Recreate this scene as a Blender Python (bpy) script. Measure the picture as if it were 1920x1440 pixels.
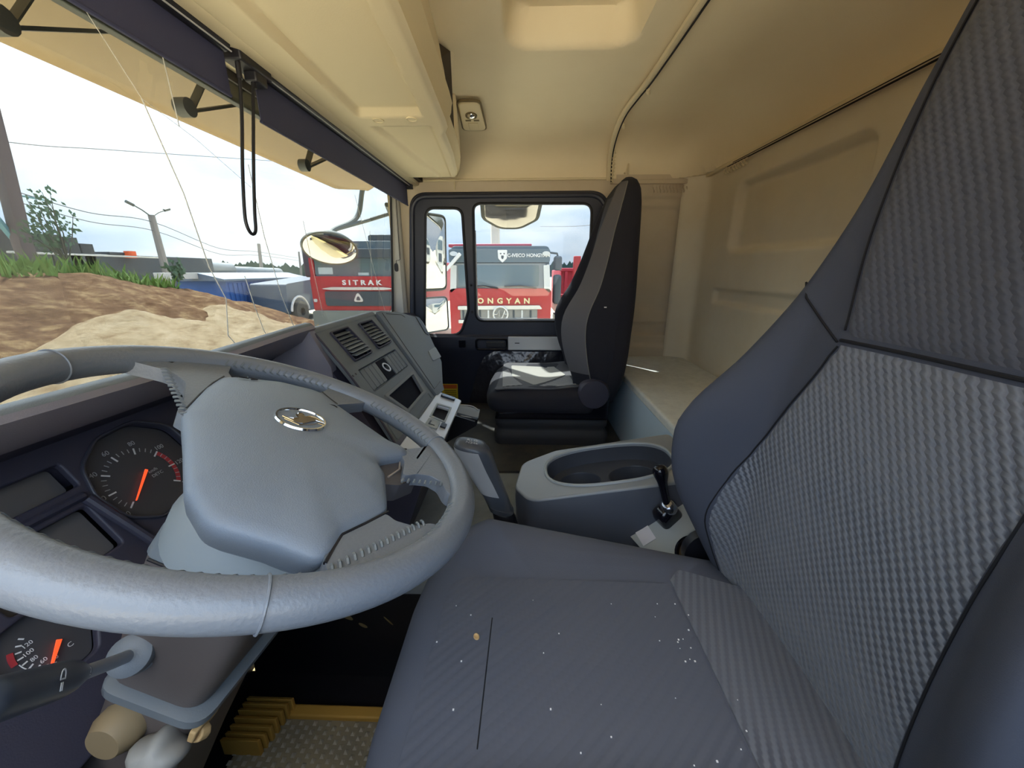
import bpy, bmesh, math, random
from mathutils import Vector, Matrix
from mathutils.geometry import tessellate_polygon
random.seed(7)
SC = bpy.context.scene
for o in list(bpy.data.objects): bpy.data.objects.remove(o)
COL = SC.collection
V = Vector
pi = math.pi

# ------------------------------------------------------------------ camera
cam = bpy.data.cameras.new('camera'); co = bpy.data.objects.new('camera', cam); COL.objects.link(co)
PITCH, YAW, FPX = 0.29277, 0.03008, 700.0
cam.sensor_fit = 'HORIZONTAL'; cam.sensor_width = 36.0; cam.lens = 36.0 * FPX / 1920.0
cam.clip_start = 0.02; cam.clip_end = 3000
F = V((math.cos(PITCH)*math.cos(YAW), math.cos(PITCH)*math.sin(YAW), -math.sin(PITCH)))
R = F.cross(V((0, 0, 1))).normalized(); U = R.cross(F)
m = Matrix((R, U, -F)).transposed().to_4x4(); m.translation = V((0, 0, 1.0))
co.matrix_world = m
SC.camera = co
SC.view_settings.view_transform = 'Standard'; SC.view_settings.look = 'None'
SC.view_settings.gamma = 1.0; SC.view_settings.exposure = 3.0
SC.view_settings.use_curve_mapping = False
try:
    SC.cycles.use_denoising = True
    SC.cycles.max_bounces = 10; SC.cycles.diffuse_bounces = 6; SC.cycles.transparent_max_bounces = 16
    SC.cycles.sample_clamp_indirect = 6.0; SC.cycles.caustics_reflective = False; SC.cycles.caustics_refractive = False
except Exception: pass

# ------------------------------------------------------------------ sky
SUN = V((0.38, 0.34, 0.80)).normalized()
w = bpy.data.worlds.new('sky'); SC.world = w; w.use_nodes = True
nt = w.node_tree; nt.nodes.clear(); N = nt.nodes.new; L = nt.links.new
out = N('ShaderNodeOutputWorld'); bg = N('ShaderNodeBackground'); tc = N('ShaderNodeTexCoord')
mp = N('ShaderNodeMapping'); mp.inputs['Scale'].default_value = (1.0, 1.0, 3.0); mp.inputs['Location'].default_value = (0.3, 1.7, 0.2)
nz = N('ShaderNodeTexNoise'); nz.inputs['Scale'].default_value = 2.2; nz.inputs['Detail'].default_value = 6; nz.inputs['Roughness'].default_value = 0.5
rp = N('ShaderNodeValToRGB')
rp.color_ramp.elements[0].position = 0.38; rp.color_ramp.elements[0].color = (0.34, 0.50, 0.74, 1)
rp.color_ramp.elements[1].position = 0.62; rp.color_ramp.elements[1].color = (0.92, 0.95, 1.0, 1)
e = rp.color_ramp.elements.new(0.5); e.color = (0.58, 0.70, 0.84, 1)
dp = N('ShaderNodeVectorMath'); dp.operation = 'DOT_PRODUCT'; dp.inputs[1].default_value = SUN
mr = N('ShaderNodeMapRange'); mr.inputs[1].default_value = 0.35; mr.inputs[2].default_value = 1.0; mr.inputs[3].default_value = 0.0; mr.inputs[4].default_value = 1.0
pw = N('ShaderNodeMath'); pw.operation = 'POWER'; pw.inputs[1].default_value = 1.5
ad = N('ShaderNodeMixRGB'); ad.blend_type = 'ADD'; ad.inputs[2].default_value = (1.5, 1.5, 1.45, 1)
L(tc.outputs['Generated'], mp.inputs[0]); L(mp.outputs[0], nz.inputs['Vector']); L(nz.outputs['Fac'], rp.inputs[0])
L(tc.outputs['Generated'], dp.inputs[0]); L(dp.outputs['Value'], mr.inputs[0]); L(mr.outputs[0], pw.inputs[0])
sx_ = N('ShaderNodeSeparateXYZ'); L(tc.outputs['Generated'], sx_.inputs[0])
el = N('ShaderNodeMapRange'); el.inputs[1].default_value = 0.0; el.inputs[2].default_value = 1.0; el.inputs[3].default_value = 0.62; el.inputs[4].default_value = 1.75; L(sx_.outputs['Z'], el.inputs[0])
ml = N('ShaderNodeVectorMath'); ml.operation = 'SCALE'; L(rp.outputs[0], ml.inputs[0]); L(el.outputs[0], ml.inputs['Scale'])
L(pw.outputs[0], ad.inputs[0]); L(ml.outputs[0], ad.inputs[1]); L(ad.outputs[0], bg.inputs[0]); L(bg.outputs[0], out.inputs[0])
bg.inputs[1].default_value = 0.52
sl = bpy.data.lights.new('sun', 'SUN'); so = bpy.data.objects.new('sun', sl); COL.objects.link(so)
sl.energy = 3.4; sl.angle = 0.02; sl.color = (1.0, 0.95, 0.86)
so.rotation_euler = SUN.to_track_quat('Z', 'Y').to_euler(); so.location = (0, 0, 20)

# ------------------------------------------------------------------ materials
MATS = {}
def mat(name, col, rough=0.6, metal=0.0, spec=0.5, bump=None, var=None, trans=0.0, coat=0.0, emis=None):
    """bump=(scale,strength[,detail]); var=(scale,colour2,amount)"""
    if name in MATS: return MATS[name]
    m = bpy.data.materials.new(name); m.use_nodes = True; nt = m.node_tree; b = nt.nodes['Principled BSDF']
    b.inputs['Base Color'].default_value = (*col, 1); b.inputs['Roughness'].default_value = rough
    b.inputs['Metallic'].default_value = metal; b.inputs['Specular IOR Level'].default_value = spec
    if coat: b.inputs['Coat Weight'].default_value = coat
    if emis: b.inputs['Emission Color'].default_value = (*emis[0], 1); b.inputs['Emission Strength'].default_value = emis[1]
    tc = nt.nodes.new('ShaderNodeTexCoord')
    if bump:
        nz = nt.nodes.new('ShaderNodeTexNoise'); nz.inputs['Scale'].default_value = bump[0]; nz.inputs['Detail'].default_value = bump[2] if len(bump) > 2 else 3
        bp = nt.nodes.new('ShaderNodeBump'); bp.inputs['Strength'].default_value = bump[1]; bp.inputs['Distance'].default_value = 0.02 if bump[0] < 50 else 0.002
        nt.links.new(tc.outputs['Object'], nz.inputs['Vector']); nt.links.new(nz.outputs['Fac'], bp.inputs['Height']); nt.links.new(bp.outputs[0], b.inputs['Normal'])
    if var:
        nz = nt.nodes.new('ShaderNodeTexNoise'); nz.inputs['Scale'].default_value = var[0]; nz.inputs['Detail'].default_value = 5; nz.inputs['Roughness'].default_value = 0.65
        r = nt.nodes.new('ShaderNodeValToRGB'); r.color_ramp.elements[0].position = 0.35; r.color_ramp.elements[1].position = 0.68
        r.color_ramp.elements[0].color = (*col, 1); r.color_ramp.elements[1].color = tuple(col[i]*(1-var[2])+var[1][i]*var[2] for i in range(3)) + (1,)
        nt.links.new(tc.outputs['Object'], nz.inputs['Vector']); nt.links.new(nz.outputs['Fac'], r.inputs[0]); nt.links.new(r.outputs[0], b.inputs['Base Color'])
    MATS[name] = m; return m
def glass(name, tint=(0.9, 0.93, 0.93), refl=0.06, dust=0.05, dustcol=(0.8, 0.78, 0.72)):
    m = bpy.data.materials.new(name); m.use_nodes = True; nt = m.node_tree; nt.nodes.clear(); N = nt.nodes.new; L = nt.links.new
    o = N('ShaderNodeOutputMaterial'); t = N('ShaderNodeBsdfTransparent'); t.inputs[0].default_value = (*tint, 1)
    g = N('ShaderNodeBsdfGlossy'); g.inputs['Roughness'].default_value = 0.02; g.inputs['Color'].default_value = (1, 1, 1, 1)
    lw = N('ShaderNodeLayerWeight'); p5 = N('ShaderNodeMath'); p5.operation = 'POWER'; p5.inputs[1].default_value = 5; f = N('ShaderNodeMath'); f.operation = 'MULTIPLY_ADD'; f.inputs[1].default_value = 0.5; f.inputs[2].default_value = 0.02
    L(lw.outputs['Facing'], p5.inputs[0]); L(p5.outputs[0], f.inputs[0])
    mx = N('ShaderNodeMixShader'); L(f.outputs[0], mx.inputs[0]); L(t.outputs[0], mx.inputs[1]); L(g.outputs[0], mx.inputs[2])
    d = N('ShaderNodeBsdfDiffuse'); d.inputs[0].default_value = (*dustcol, 1)
    tc = N('ShaderNodeTexCoord'); nz = N('ShaderNodeTexNoise'); nz.inputs['Scale'].default_value = 3.5; nz.inputs['Detail'].default_value = 6
    mp = N('ShaderNodeMapping'); mp.inputs['Scale'].default_value = (1.6, 1, 0.7)
    r = N('ShaderNodeMapRange'); r.inputs[1].default_value = 0.45; r.inputs[2].default_value = 0.8; r.inputs[3].default_value = dust*0.3; r.inputs[4].default_value = dust*2
    L(tc.outputs['Object'], mp.inputs[0]); L(mp.outputs[0], nz.inputs['Vector']); L(nz.outputs['Fac'], r.inputs[0])
    m2 = N('ShaderNodeMixShader'); L(r.outputs[0], m2.inputs[0]); L(mx.outputs[0], m2.inputs[1]); L(d.outputs[0], m2.inputs[2]); L(m2.outputs[0], o.inputs[0])
    MATS[name] = m; return m
def fabric(name, c1, c2, ax, ay, period, zper, zamp, duty=0.5, bump=0.5, fade=None):
    """ribbed weave: ribs across axis ax, zigzagging along ay (axes are object-space directions)"""
    m = bpy.data.materials.new(name); m.use_nodes = True; nt = m.node_tree; b = nt.nodes['Principled BSDF']; N = nt.nodes.new; L = nt.links.new
    b.inputs['Roughness'].default_value = 0.75; b.inputs['Specular IOR Level'].default_value = 0.35
    b.inputs['Sheen Weight'].default_value = 0.15; b.inputs['Sheen Roughness'].default_value = 0.5
    tc = N('ShaderNodeTexCoord')
    def dot(a):
        d = N('ShaderNodeVectorMath'); d.operation = 'DOT_PRODUCT'; d.inputs[1].default_value = a; L(tc.outputs['Object'], d.inputs[0]); return d.outputs['Value']
    def M(op, a, bb=None, c=None):
        n = N('ShaderNodeMath'); n.operation = op
        for i, x in enumerate((a, bb, c)):
            if x is None: continue
            if isinstance(x, (int, float)): n.inputs[i].default_value = x
            else: L(x, n.inputs[i])
        return n.outputs[0]
    a = dot(ax); bb = dot(ay)
    tri = M('PINGPONG', M('DIVIDE', bb, zper), 0.5)
    ph = M('ADD', M('DIVIDE', a, period), M('MULTIPLY', tri, zamp))
    s = M('PINGPONG', ph, 0.5)
    s2 = M('SMOOTH_MIN', M('MULTIPLY', s, 2.0), 0.85, 0.2)
    r = N('ShaderNodeValToRGB'); r.color_ramp.elements[0].position = duty-0.2; r.color_ramp.elements[1].position = duty+0.2
    r.color_ramp.elements[0].color = (*c1, 1); r.color_ramp.elements[1].color = (*c2, 1); L(s2, r.inputs[0])
    nz = N('ShaderNodeTexNoise'); nz.inputs['Scale'].default_value = 3.0; nz.inputs['Detail'].default_value = 2; L(tc.outputs['Object'], nz.inputs['Vector'])
    mr = N('ShaderNodeMapRange'); mr.inputs[1].default_value = 0.42; mr.inputs[2].default_value = 0.6; L(nz.outputs['Fac'], mr.inputs[0])
    mid = tuple(0.35*c1[i]+0.65*c2[i] for i in range(3))
    mx = N('ShaderNodeMixRGB'); mx.inputs[1].default_value = (*mid, 1); L(r.outputs[0], mx.inputs[2])
    fm = N('ShaderNodeMapRange'); L(mr.outputs[0], fm.inputs[0]); fm.inputs[3].default_value = fade if fade is not None else 1.0; fm.inputs[4].default_value = 1.0; L(fm.outputs[0], mx.inputs[0])
    L(mx.outputs[0], b.inputs['Base Color'])
    bp = N('ShaderNodeBump'); bp.inputs['Strength'].default_value = bump; bp.inputs['Distance'].default_value = 0.002; L(s2, bp.inputs['Height']); L(bp.outputs[0], b.inputs['Normal'])
    MATS[name] = m; return m

HEAD = mat('beige_headliner', (0.78, 0.68, 0.49), 0.85, bump=(400, 0.15), var=(2.0, (0.70, 0.59, 0.40), 0.5))
SHELFM = mat('beige_plastic', (0.69, 0.59, 0.39), 0.6, bump=(500, 0.1))
WALLM = mat('worn_beige_wall', (0.60, 0.52, 0.40), 0.8, bump=(300, 0.12), var=(1.8, (0.45, 0.35, 0.22), 0.55))
REARM = mat('cream_rear_wall', (0.76, 0.70, 0.56), 0.8, bump=(300, 0.1), var=(1.6, (0.60, 0.49, 0.32), 0.5))
PILLAR = mat('grey_pillar_trim', (0.55, 0.54, 0.50), 0.6)
DOORM = mat('black_door_plastic', (0.022, 0.026, 0.045), 0.42, bump=(500, 0.1))
DASHM = mat('grey_dash_plastic', (0.15, 0.175, 0.20), 0.5, bump=(700, 0.25), var=(4, (0.14, 0.155, 0.165), 0.5))
HOODF = mat('hood_face_plastic', (0.24, 0.23, 0.275), 0.5, bump=(600, 0.15))
DASHD = mat('dark_dash_plastic', (0.042, 0.040, 0.062), 0.5, bump=(600, 0.15))
BLACK = mat('black_plastic', (0.008, 0.008, 0.012), 0.45)
GLOSSB = mat('gloss_black', (0.006, 0.006, 0.01), 0.12)
SILVER = mat('silver_plastic', (0.55, 0.57, 0.60), 0.35, metal=0.3)
CHROME = mat('chrome', (0.85, 0.85, 0.85), 0.12, metal=1.0)
BRONZE = mat('bronze_plate', (0.24, 0.18, 0.10), 0.35, metal=0.7)
LEATHER = mat('grey_wheel_leather', (0.165, 0.185, 0.215), 0.36, spec=0.6, bump=(260, 0.28, 5))
PADM = mat('grey_pad_plastic', (0.195, 0.235, 0.290), 0.42, bump=(900, 0.25), var=(7, (0.215, 0.255, 0.305), 0.6))
STITCH = mat('grey_stitching', (0.16, 0.18, 0.19), 0.5)
STALKM = mat('dark_grey_stalk', (0.07, 0.08, 0.10), 0.35)
GREYP = mat('mid_grey_plastic', (0.17, 0.185, 0.20), 0.5, bump=(600, 0.12))
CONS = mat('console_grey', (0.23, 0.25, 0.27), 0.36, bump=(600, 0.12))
LGREY = mat('light_grey_plastic', (0.27, 0.30, 0.31), 0.5)
KNOBM = mat('pale_grey_knob', (0.34, 0.33, 0.30), 0.5)
RUBBER = mat('black_rubber_mat', (0.03, 0.032, 0.036), 0.7, bump=(90, 0.3), var=(9, (0.10, 0.09, 0.065), 0.6))
GREYMAT = mat('grey_floor_lining', (0.23, 0.26, 0.28), 0.8, bump=(60, 0.3), var=(12, (0.17, 0.19, 0.2), 0.8))
SANDYMAT = mat('dusty_studded_mat', (0.16, 0.14, 0.10), 0.8, bump=(60, 0.2), var=(6, (0.30, 0.25, 0.15), 0.7))
YELSTRIP = mat('yellow_edge', (0.45, 0.26, 0.05), 0.6)
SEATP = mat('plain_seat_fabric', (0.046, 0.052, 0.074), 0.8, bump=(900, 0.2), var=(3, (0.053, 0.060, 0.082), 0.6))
CUSHP = mat('lit_plain_seat_fabric', (0.080, 0.088, 0.116), 0.8, bump=(900, 0.2), var=(3, (0.090, 0.098, 0.126), 0.6))  # backrest's plain fabric again, lightened to paint in the brighter light on the cushion
SEATSIDE = mat('seat_side_fabric', (0.014, 0.014, 0.022), 0.85, bump=(900, 0.2))
SEATR = fabric('ribbed_fabric_painted_sheen', (0.045, 0.049, 0.062), (0.185, 0.197, 0.225), (0.86, 0.30, -0.42), (-0.1, 0.2, 0.97), 0.0088, 0.0075, 0.45, bump=0.7, fade=0.12)  # rib colours lightened to paint in the lower insert's sheen
SEATH = fabric('ribbed_head_fabric', (0.042, 0.045, 0.060), (0.075, 0.080, 0.102), (0.86, 0.30, -0.42), (-0.1, 0.2, 0.97), 0.0088, 0.0075, 0.45, bump=0.5, fade=0.1)
SEATC = fabric('ribbed_cushion_fabric', (0.058, 0.063, 0.083), (0.090, 0.097, 0.123), (0.74, 0.67, 0), (0.67, -0.74, 0), 0.0125, 0.008, 0.15, bump=0.25, fade=0.05)
SEATL = fabric('ribbed_rear_cushion_fabric', (0.052, 0.056, 0.072), (0.150, 0.156, 0.180), (0.40, 0.92, 0), (0.92, -0.40, 0), 0.0115, 0.008, 0.2, bump=0.4, fade=0.3)
SEATLG = mat('sun_patch_grey', (0.33, 0.32, 0.29), 0.8, bump=(800, 0.2))  # colour of the sunlit patch painted on the passenger cushion
SEATMG = fabric('sun_patch_ribbed_grey', (0.10, 0.10, 0.10), (0.30, 0.29, 0.28), (1, 0.1, 0), (0, 1, 0), 0.014, 0.02, 0.1, bump=0.3)  # ribbed fabric lightened for the painted sun patches on the passenger cushion
SEAMM = mat('black_seam', (0.004, 0.004, 0.006), 0.9)
BEDM = mat('grey_bunk_felt', (0.66, 0.67, 0.63), 0.95, bump=(350, 0.6), var=(30, (0.54, 0.55, 0.52), 0.8))
BEDF = mat('blue_grey_bunk_front', (0.42, 0.52, 0.60), 0.55)
BLINDM = mat('navy_blind_fabric', (0.038, 0.042, 0.095), 0.7, bump=(1200, 0.2))
VISORM = mat('ochre_visor_board', (0.46, 0.33, 0.17), 0.45, var=(1.5, (0.50, 0.38, 0.22), 0.6))
CABX = mat('ochre_cab_paint', (0.62, 0.50, 0.22), 0.35, coat=0.4)
BRKT = mat('grey_bracket', (0.10, 0.11, 0.10), 0.5)
MIRROR = mat('mirror_glass', (0.62, 0.62, 0.61), 0.02, metal=1.0)
GLASSW = glass('windshield_glass', (0.55, 0.575, 0.575), dust=0.05)
GLASSD = glass('side_window_glass', (0.53, 0.56, 0.575), dust=0.03)
PLASTICWRAP = mat('plastic_wrapped_fabric', (0.02, 0.02, 0.028), 0.22, spec=0.7, bump=(9, 0.9, 3))
DIAL = mat('dial_face', (0.06, 0.058, 0.064), 0.5)
DISPLAY = mat('dark_display', (0.12, 0.112, 0.11), 0.35)
WHITEP = mat('white_print', (0.75, 0.75, 0.75), 0.6)
GREYPRT = mat('grey_print', (0.42, 0.43, 0.45), 0.6)
REDP = mat('red_print', (0.45, 0.04, 0.05), 0.6)
NEEDLE = mat('red_needle', (0.85, 0.07, 0.02), 0.4, emis=((0.9, 0.08, 0.02), 0.15))
AMBER = mat('amber_lamp', (0.6, 0.3, 0.03), 0.4)
YELLOW = mat('yellow_sticker', (0.75, 0.60, 0.04), 0.6)
ORANGE = mat('orange_sticker', (0.65, 0.14, 0.03), 0.6)
TAN = mat('tan_shell', (0.55, 0.36, 0.16), 0.7)
REDPAINT = mat('red_truck_paint', (0.42, 0.030, 0.036), 0.35, coat=0.3)
REDDUMP = mat('pinkish_red_paint', (0.46, 0.04, 0.07), 0.5)
TRUCKGL = mat('truck_windshield', (0.12, 0.17, 0.20), 0.08, spec=0.8)
TRUCKBK = mat('truck_black_plastic', (0.05, 0.065, 0.08), 0.5)
TRUCKGR = mat('truck_grey_bumper', (0.17, 0.19, 0.18), 0.6)
WHITEPAINT = mat('white_truck_paint', (0.55, 0.55, 0.52), 0.4)
YELPAINT = mat('yellow_paint', (0.85, 0.50, 0.03), 0.5)
BLUEPAINT = mat('blue_container_paint', (0.03, 0.10, 0.33), 0.5)
DKBLUE = mat('dark_blue_steel', (0.03, 0.05, 0.09), 0.6)
CONCRETE = mat('grey_concrete', (0.27, 0.25, 0.23), 0.9, var=(3, (0.2, 0.19, 0.18), 0.7))
GREYPIPE = mat('grey_tank', (0.20, 0.22, 0.24), 0.6)
DKBLOCK = mat('dark_blocks', (0.06, 0.065, 0.07), 0.9)
WIRE = mat('wire', (0.10, 0.10, 0.11), 0.7)
BARK = mat('bark', (0.12, 0.11, 0.09), 0.9)
LEAFM = mat('leaf_green', (0.07, 0.13, 0.07), 0.7)
GRASSM = mat('bright_grass', (0.10, 0.20, 0.03), 0.8, var=(2, (0.20, 0.29, 0.07), 0.8))
FOREST = mat('far_forest', (0.03, 0.06, 0.05), 0.9)
GROUNDM = mat('pale_ground', (0.64, 0.56, 0.41), 0.95, bump=(1.5, 0.4, 8), var=(0.4, (0.54, 0.46, 0.32), 0.8))
TYRE = mat('tyre', (0.05, 0.048, 0.045), 0.85)
LAMPG = mat('lamp_glass', (0.6, 0.62, 0.62), 0.15)
STREAK = mat('pale_streak', (0.62, 0.62, 0.58), 0.6)
def mound_mat(name, c1, c2, c3):
    m = bpy.data.materials.new(name); m.use_nodes = True; nt = m.node_tree; b = nt.nodes['Principled BSDF']; N = nt.nodes.new; L = nt.links.new
    b.inputs['Roughness'].default_value = 0.95; b.inputs['Specular IOR Level'].default_value = 0.1
    tc = N('ShaderNodeTexCoord'); mp = N('ShaderNodeMapping'); mp.inputs['Scale'].default_value = (1.0, 1.0, 2.5); L(tc.outputs['Object'], mp.inputs[0])
    n1 = N('ShaderNodeTexNoise'); n1.inputs['Scale'].default_value = 3.2; n1.inputs['Detail'].default_value = 9; n1.inputs['Roughness'].default_value = 0.72; L(mp.outputs[0], n1.inputs['Vector'])
    r = N('ShaderNodeValToRGB'); r.color_ramp.elements[0].position = 0.32; r.color_ramp.elements[0].color = (*c1, 1)
    r.color_ramp.elements[1].position = 0.68; r.color_ramp.elements[1].color = (*c3, 1); e = r.color_ramp.elements.new(0.5); e.color = (*c2, 1)
    L(n1.outputs['Fac'], r.inputs[0]); L(r.outputs[0], b.inputs['Base Color'])
    n2 = N('ShaderNodeTexNoise'); n2.inputs['Scale'].default_value = 14; n2.inputs['Detail'].default_value = 9; n2.inputs['Roughness'].default_value = 0.8; L(tc.outputs['Object'], n2.inputs['Vector'])
    bp = N('ShaderNodeBump'); bp.inputs['Strength'].default_value = 1.0; bp.inputs['Distance'].default_value = 0.2; L(n2.outputs['Fac'], bp.inputs['Height']); L(bp.outputs[0], b.inputs['Normal'])
    MATS[name] = m; return m
SOIL = mound_mat('reddish_soil', (0.12, 0.058, 0.030), (0.24, 0.135, 0.072), (0.50, 0.35, 0.18))
SAND = mound_mat('pale_sand', (0.36, 0.25, 0.14), (0.56, 0.43, 0.27), (0.68, 0.55, 0.38))

# ------------------------------------------------------------------ builders
ROOTLOC = {}
def tagp(o, label=None, cat=None, group=None, kind=None):
    if label: o['label'] = label
    if cat: o['category'] = cat
    if group: o['group'] = group
    if kind: o['kind'] = kind
    return o
def thing(name, label, cat, loc, group=None, kind=None):
    o = bpy.data.objects.new(name, None); COL.objects.link(o); o.location = loc; o.empty_display_size = 0.05
    ROOTLOC[o] = V(loc); return tagp(o, label, cat, group, kind)
def rootloc(p):
    while p.parent: p = p.parent
    return ROOTLOC[p]
def link(name, me, mt, parent=None, label=None, kind=None, smooth=35, bevel=0, subsurf=0, cat=None, group=None, loc=None):
    """me: mesh with world-space vertices"""
    for x in (mt if isinstance(mt, (list, tuple)) else [mt]):
        if x.name not in [q.name for q in me.materials if q]: me.materials.append(x)
    me.name = name
    o = bpy.data.objects.new(name, me); COL.objects.link(o)
    if parent is not None:
        off = rootloc(parent); o.parent = parent
    else:
        if loc is None:
            xs = [v.co for v in me.vertices]
            loc = V((sum(c.x for c in xs)/len(xs), sum(c.y for c in xs)/len(xs), min(c.z for c in xs)))
        off = V(loc); ROOTLOC[o] = off; o.location = off
    me.transform(Matrix.Translation(-off))
    if smooth:
        for p in me.polygons: p.use_smooth = True
        try: me.set_sharp_from_angle(angle=math.radians(smooth))
        except Exception: pass
    if bevel:
        b = o.modifiers.new('b', 'BEVEL'); b.width = bevel; b.segments = 3; b.limit_method = 'ANGLE'; b.angle_limit = math.radians(40)
        try: b.harden_normals = False
        except Exception: pass
    if subsurf:
        s = o.modifiers.new('s', 'SUBSURF'); s.levels = subsurf; s.render_levels = subsurf
    return tagp(o, label, cat, group, kind)
class MB:
    def __init__(s): s.v = []; s.f = []; s.mi = []
    def add(s, vs, fs, T=None, mi=0):
        k = len(s.v)
        s.v += [tuple(T @ V(v)) if T is not None else tuple(v) for v in vs]
        s.f += [tuple(i+k for i in f) for f in fs]; s.mi += [mi]*len(fs); return s
    def box(s, lo, hi, T=None, mi=0):
        x0, y0, z0 = lo; x1, y1, z1 = hi
        return s.add([(x0,y0,z0),(x1,y0,z0),(x1,y1,z0),(x0,y1,z0),(x0,y0,z1),(x1,y0,z1),(x1,y1,z1),(x0,y1,z1)],
                     [(0,3,2,1),(4,5,6,7),(0,1,5,4),(1,2,6,5),(2,3,7,6),(3,0,4,7)], T, mi)
    def prism(s, poly, h0, h1, T=None, mi=0, top=None):
        """poly in xy, extruded h0..h1 (z); top: optional other polygon for the h1 end"""
        n = len(poly); tp = top or poly
        vs = [(x, y, h0) for x, y in poly] + [(x, y, h1) for x, y in tp]
        fs = [(i, (i+1) % n, n+(i+1) % n, n+i) for i in range(n)]
        ar = sum(poly[i][0]*poly[(i+1) % n][1]-poly[(i+1) % n][0]*poly[i][1] for i in range(n))
        tri = tessellate_polygon([[V((x, y, 0)) for x, y in poly]])
        for t in tri:
            a, b, c = t
            P = poly; cr = (P[b][0]-P[a][0])*(P[c][1]-P[a][1])-(P[b][1]-P[a][1])*(P[c][0]-P[a][0])
            if (cr > 0) != (ar > 0): a, b, c = a, c, b
            fs.append((c, b, a)); fs.append((n+a, n+b, n+c))
        if ar < 0: fs = [tuple(reversed(f)) for f in fs]
        return s.add(vs, fs, T, mi)
    def tube(s, pts, r, n=10, closed=False, caps=True, T=None, mi=0, flat=1.0, up=None):
        pts = [V(p) for p in pts]; m = len(pts); rs = r if isinstance(r, (list, tuple)) else [r]*m
        vs = []; prev = None
        for i, p in enumerate(pts):
            a = pts[(i-1) % m] if (closed or i > 0) else p; b = pts[(i+1) % m] if (closed or i < m-1) else p
            t = (b-a).normalized()
            if prev is None:
                q = V(up) if up else (V((0, 0, 1)) if abs(t.z) < 0.9 else V((1, 0, 0)))
            else: q = prev
            nrm = (q - t*q.dot(t)).normalized(); prev = nrm; bn = t.cross(nrm)
            for j in range(n):
                an = 2*pi*j/n; vs.append(p + nrm*math.cos(an)*rs[i]*flat + bn*math.sin(an)*rs[i])
        fs = []
        for i in range(m if closed else m-1):
            for j in range(n):
                fs.append((i*n+j, i*n+(j+1) % n, ((i+1) % m)*n+(j+1) % n, ((i+1) % m)*n+j))
        if caps and not closed:
            fs.append(tuple(range(n-1, -1, -1))); fs.append(tuple((m-1)*n+j for j in range(n)))
        return s.add(vs, fs, T, mi)
    def lathe(s, prof, T=None, n=32, mi=0, ang=2*pi):
        """prof [(r,z)] about local z"""
        vs = [(r*math.cos(2*pi*j/n), r*math.sin(2*pi*j/n), z) for r, z in prof for j in range(n)]
        fs = [(i*n+j, i*n+(j+1) % n, (i+1)*n+(j+1) % n, (i+1)*n+j) for i in range(len(prof)-1) for j in range(n)]
        if prof[0][0] > 1e-6: fs.append(tuple(range(n-1, -1, -1)))
        if prof[-1][0] > 1e-6: fs.append(tuple((len(prof)-1)*n+j for j in range(n)))
        return s.add(vs, fs, T, mi)
    def grid(s, fn, us, vs_, mi=0, flip=False, T=None):
        a = [fn(u, v) for u in us for v in vs_]; nu, nv = len(us), len(vs_)
        fs = [(i*nv+j, (i+1)*nv+j, (i+1)*nv+j+1, i*nv+j+1) for i in range(nu-1) for j in range(nv-1)]
        if flip: fs = [tuple(reversed(f)) for f in fs]
        return s.add(a, fs, T, mi)
    def rings(s, rings, caps=True, mi=0, T=None):
        n = len(rings[0]); m = len(rings); vs = [p for r in rings for p in r]
        fs = [(i*n+j, i*n+(j+1) % n, (i+1)*n+(j+1) % n, (i+1)*n+j) for i in range(m-1) for j in range(n)]
        if caps: fs.append(tuple(range(n-1, -1, -1))); fs.append(tuple((m-1)*n+j for j in range(n)))
        return s.add(vs, fs, T, mi)
    def mesh(s, name='m'):
        me = bpy.data.meshes.new(name); me.from_pydata(s.v, [], s.f); me.update()
        if any(s.mi):
            for p, i in zip(me.polygons, s.mi): p.material_index = i
        bm = bmesh.new(); bm.from_mesh(me); bmesh.ops.remove_doubles(bm, verts=bm.verts, dist=1e-6)
        bmesh.ops.recalc_face_normals(bm, faces=bm.faces); bm.to_mesh(me); bm.free(); return me
    def build(s, name, mt, parent=None, **k): return link(name, s.mesh(), mt, parent, **k)
def frame(o, ex, ey, ez=None):
    ex = V(ex).normalized(); ey = V(ey).normalized(); ez = V(ez) if ez else ex.cross(ey).normalized()
    M = Matrix((ex, ey, ez)).transposed().to_4x4(); M.translation = V(o); return M
def rpoly(pts, r, n=6):
    out = []; m = len(pts); rr = r if isinstance(r, (list, tuple)) else [r]*m
    for i in range(m):
        p = V(pts[i]).to_2d() if len(pts[i]) > 2 else V((pts[i][0], pts[i][1])); a = V(pts[i-1][:2]); b = V(pts[(i+1) % m][:2])
        d1 = (a-p).normalized(); d2 = (b-p).normalized(); R_ = rr[i]
        if R_ <= 0: out.append((p.x, p.y)); continue
        ang = max(0.05, math.acos(max(-1, min(1, d1.dot(d2))))); t = min(R_/math.tan(ang/2), (a-p).length*0.49, (b-p).length*0.49)
        s1 = p+d1*t; s2 = p+d2*t
        for k in range(n+1):
            u = k/n; q = s1*(1-u)**2 + p*2*u*(1-u) + s2*u*u; out.append((q.x, q.y))
    return out
def rrect(x0, y0, x1, y1, r, n=6): return rpoly([(x0, y0), (x1, y0), (x1, y1), (x0, y1)], r, n)
def ell(cx, cy, a, b, n=32, k=2.0):
    o = []
    for i in range(n):
        t = 2*pi*i/n; c, s_ = math.cos(t), math.sin(t); o.append((cx+a*math.copysign(abs(c)**(2/k), c), cy+b*math.copysign(abs(s_)**(2/k), s_)))
    return o
def curve_mesh(cu, T):
    o = bpy.data.objects.new('tmp', cu); COL.objects.link(o)
    dg = bpy.context.evaluated_depsgraph_get(); me = bpy.data.meshes.new_from_object(o.evaluated_get(dg))
    bpy.data.objects.remove(o); me.transform(T); return me
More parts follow.
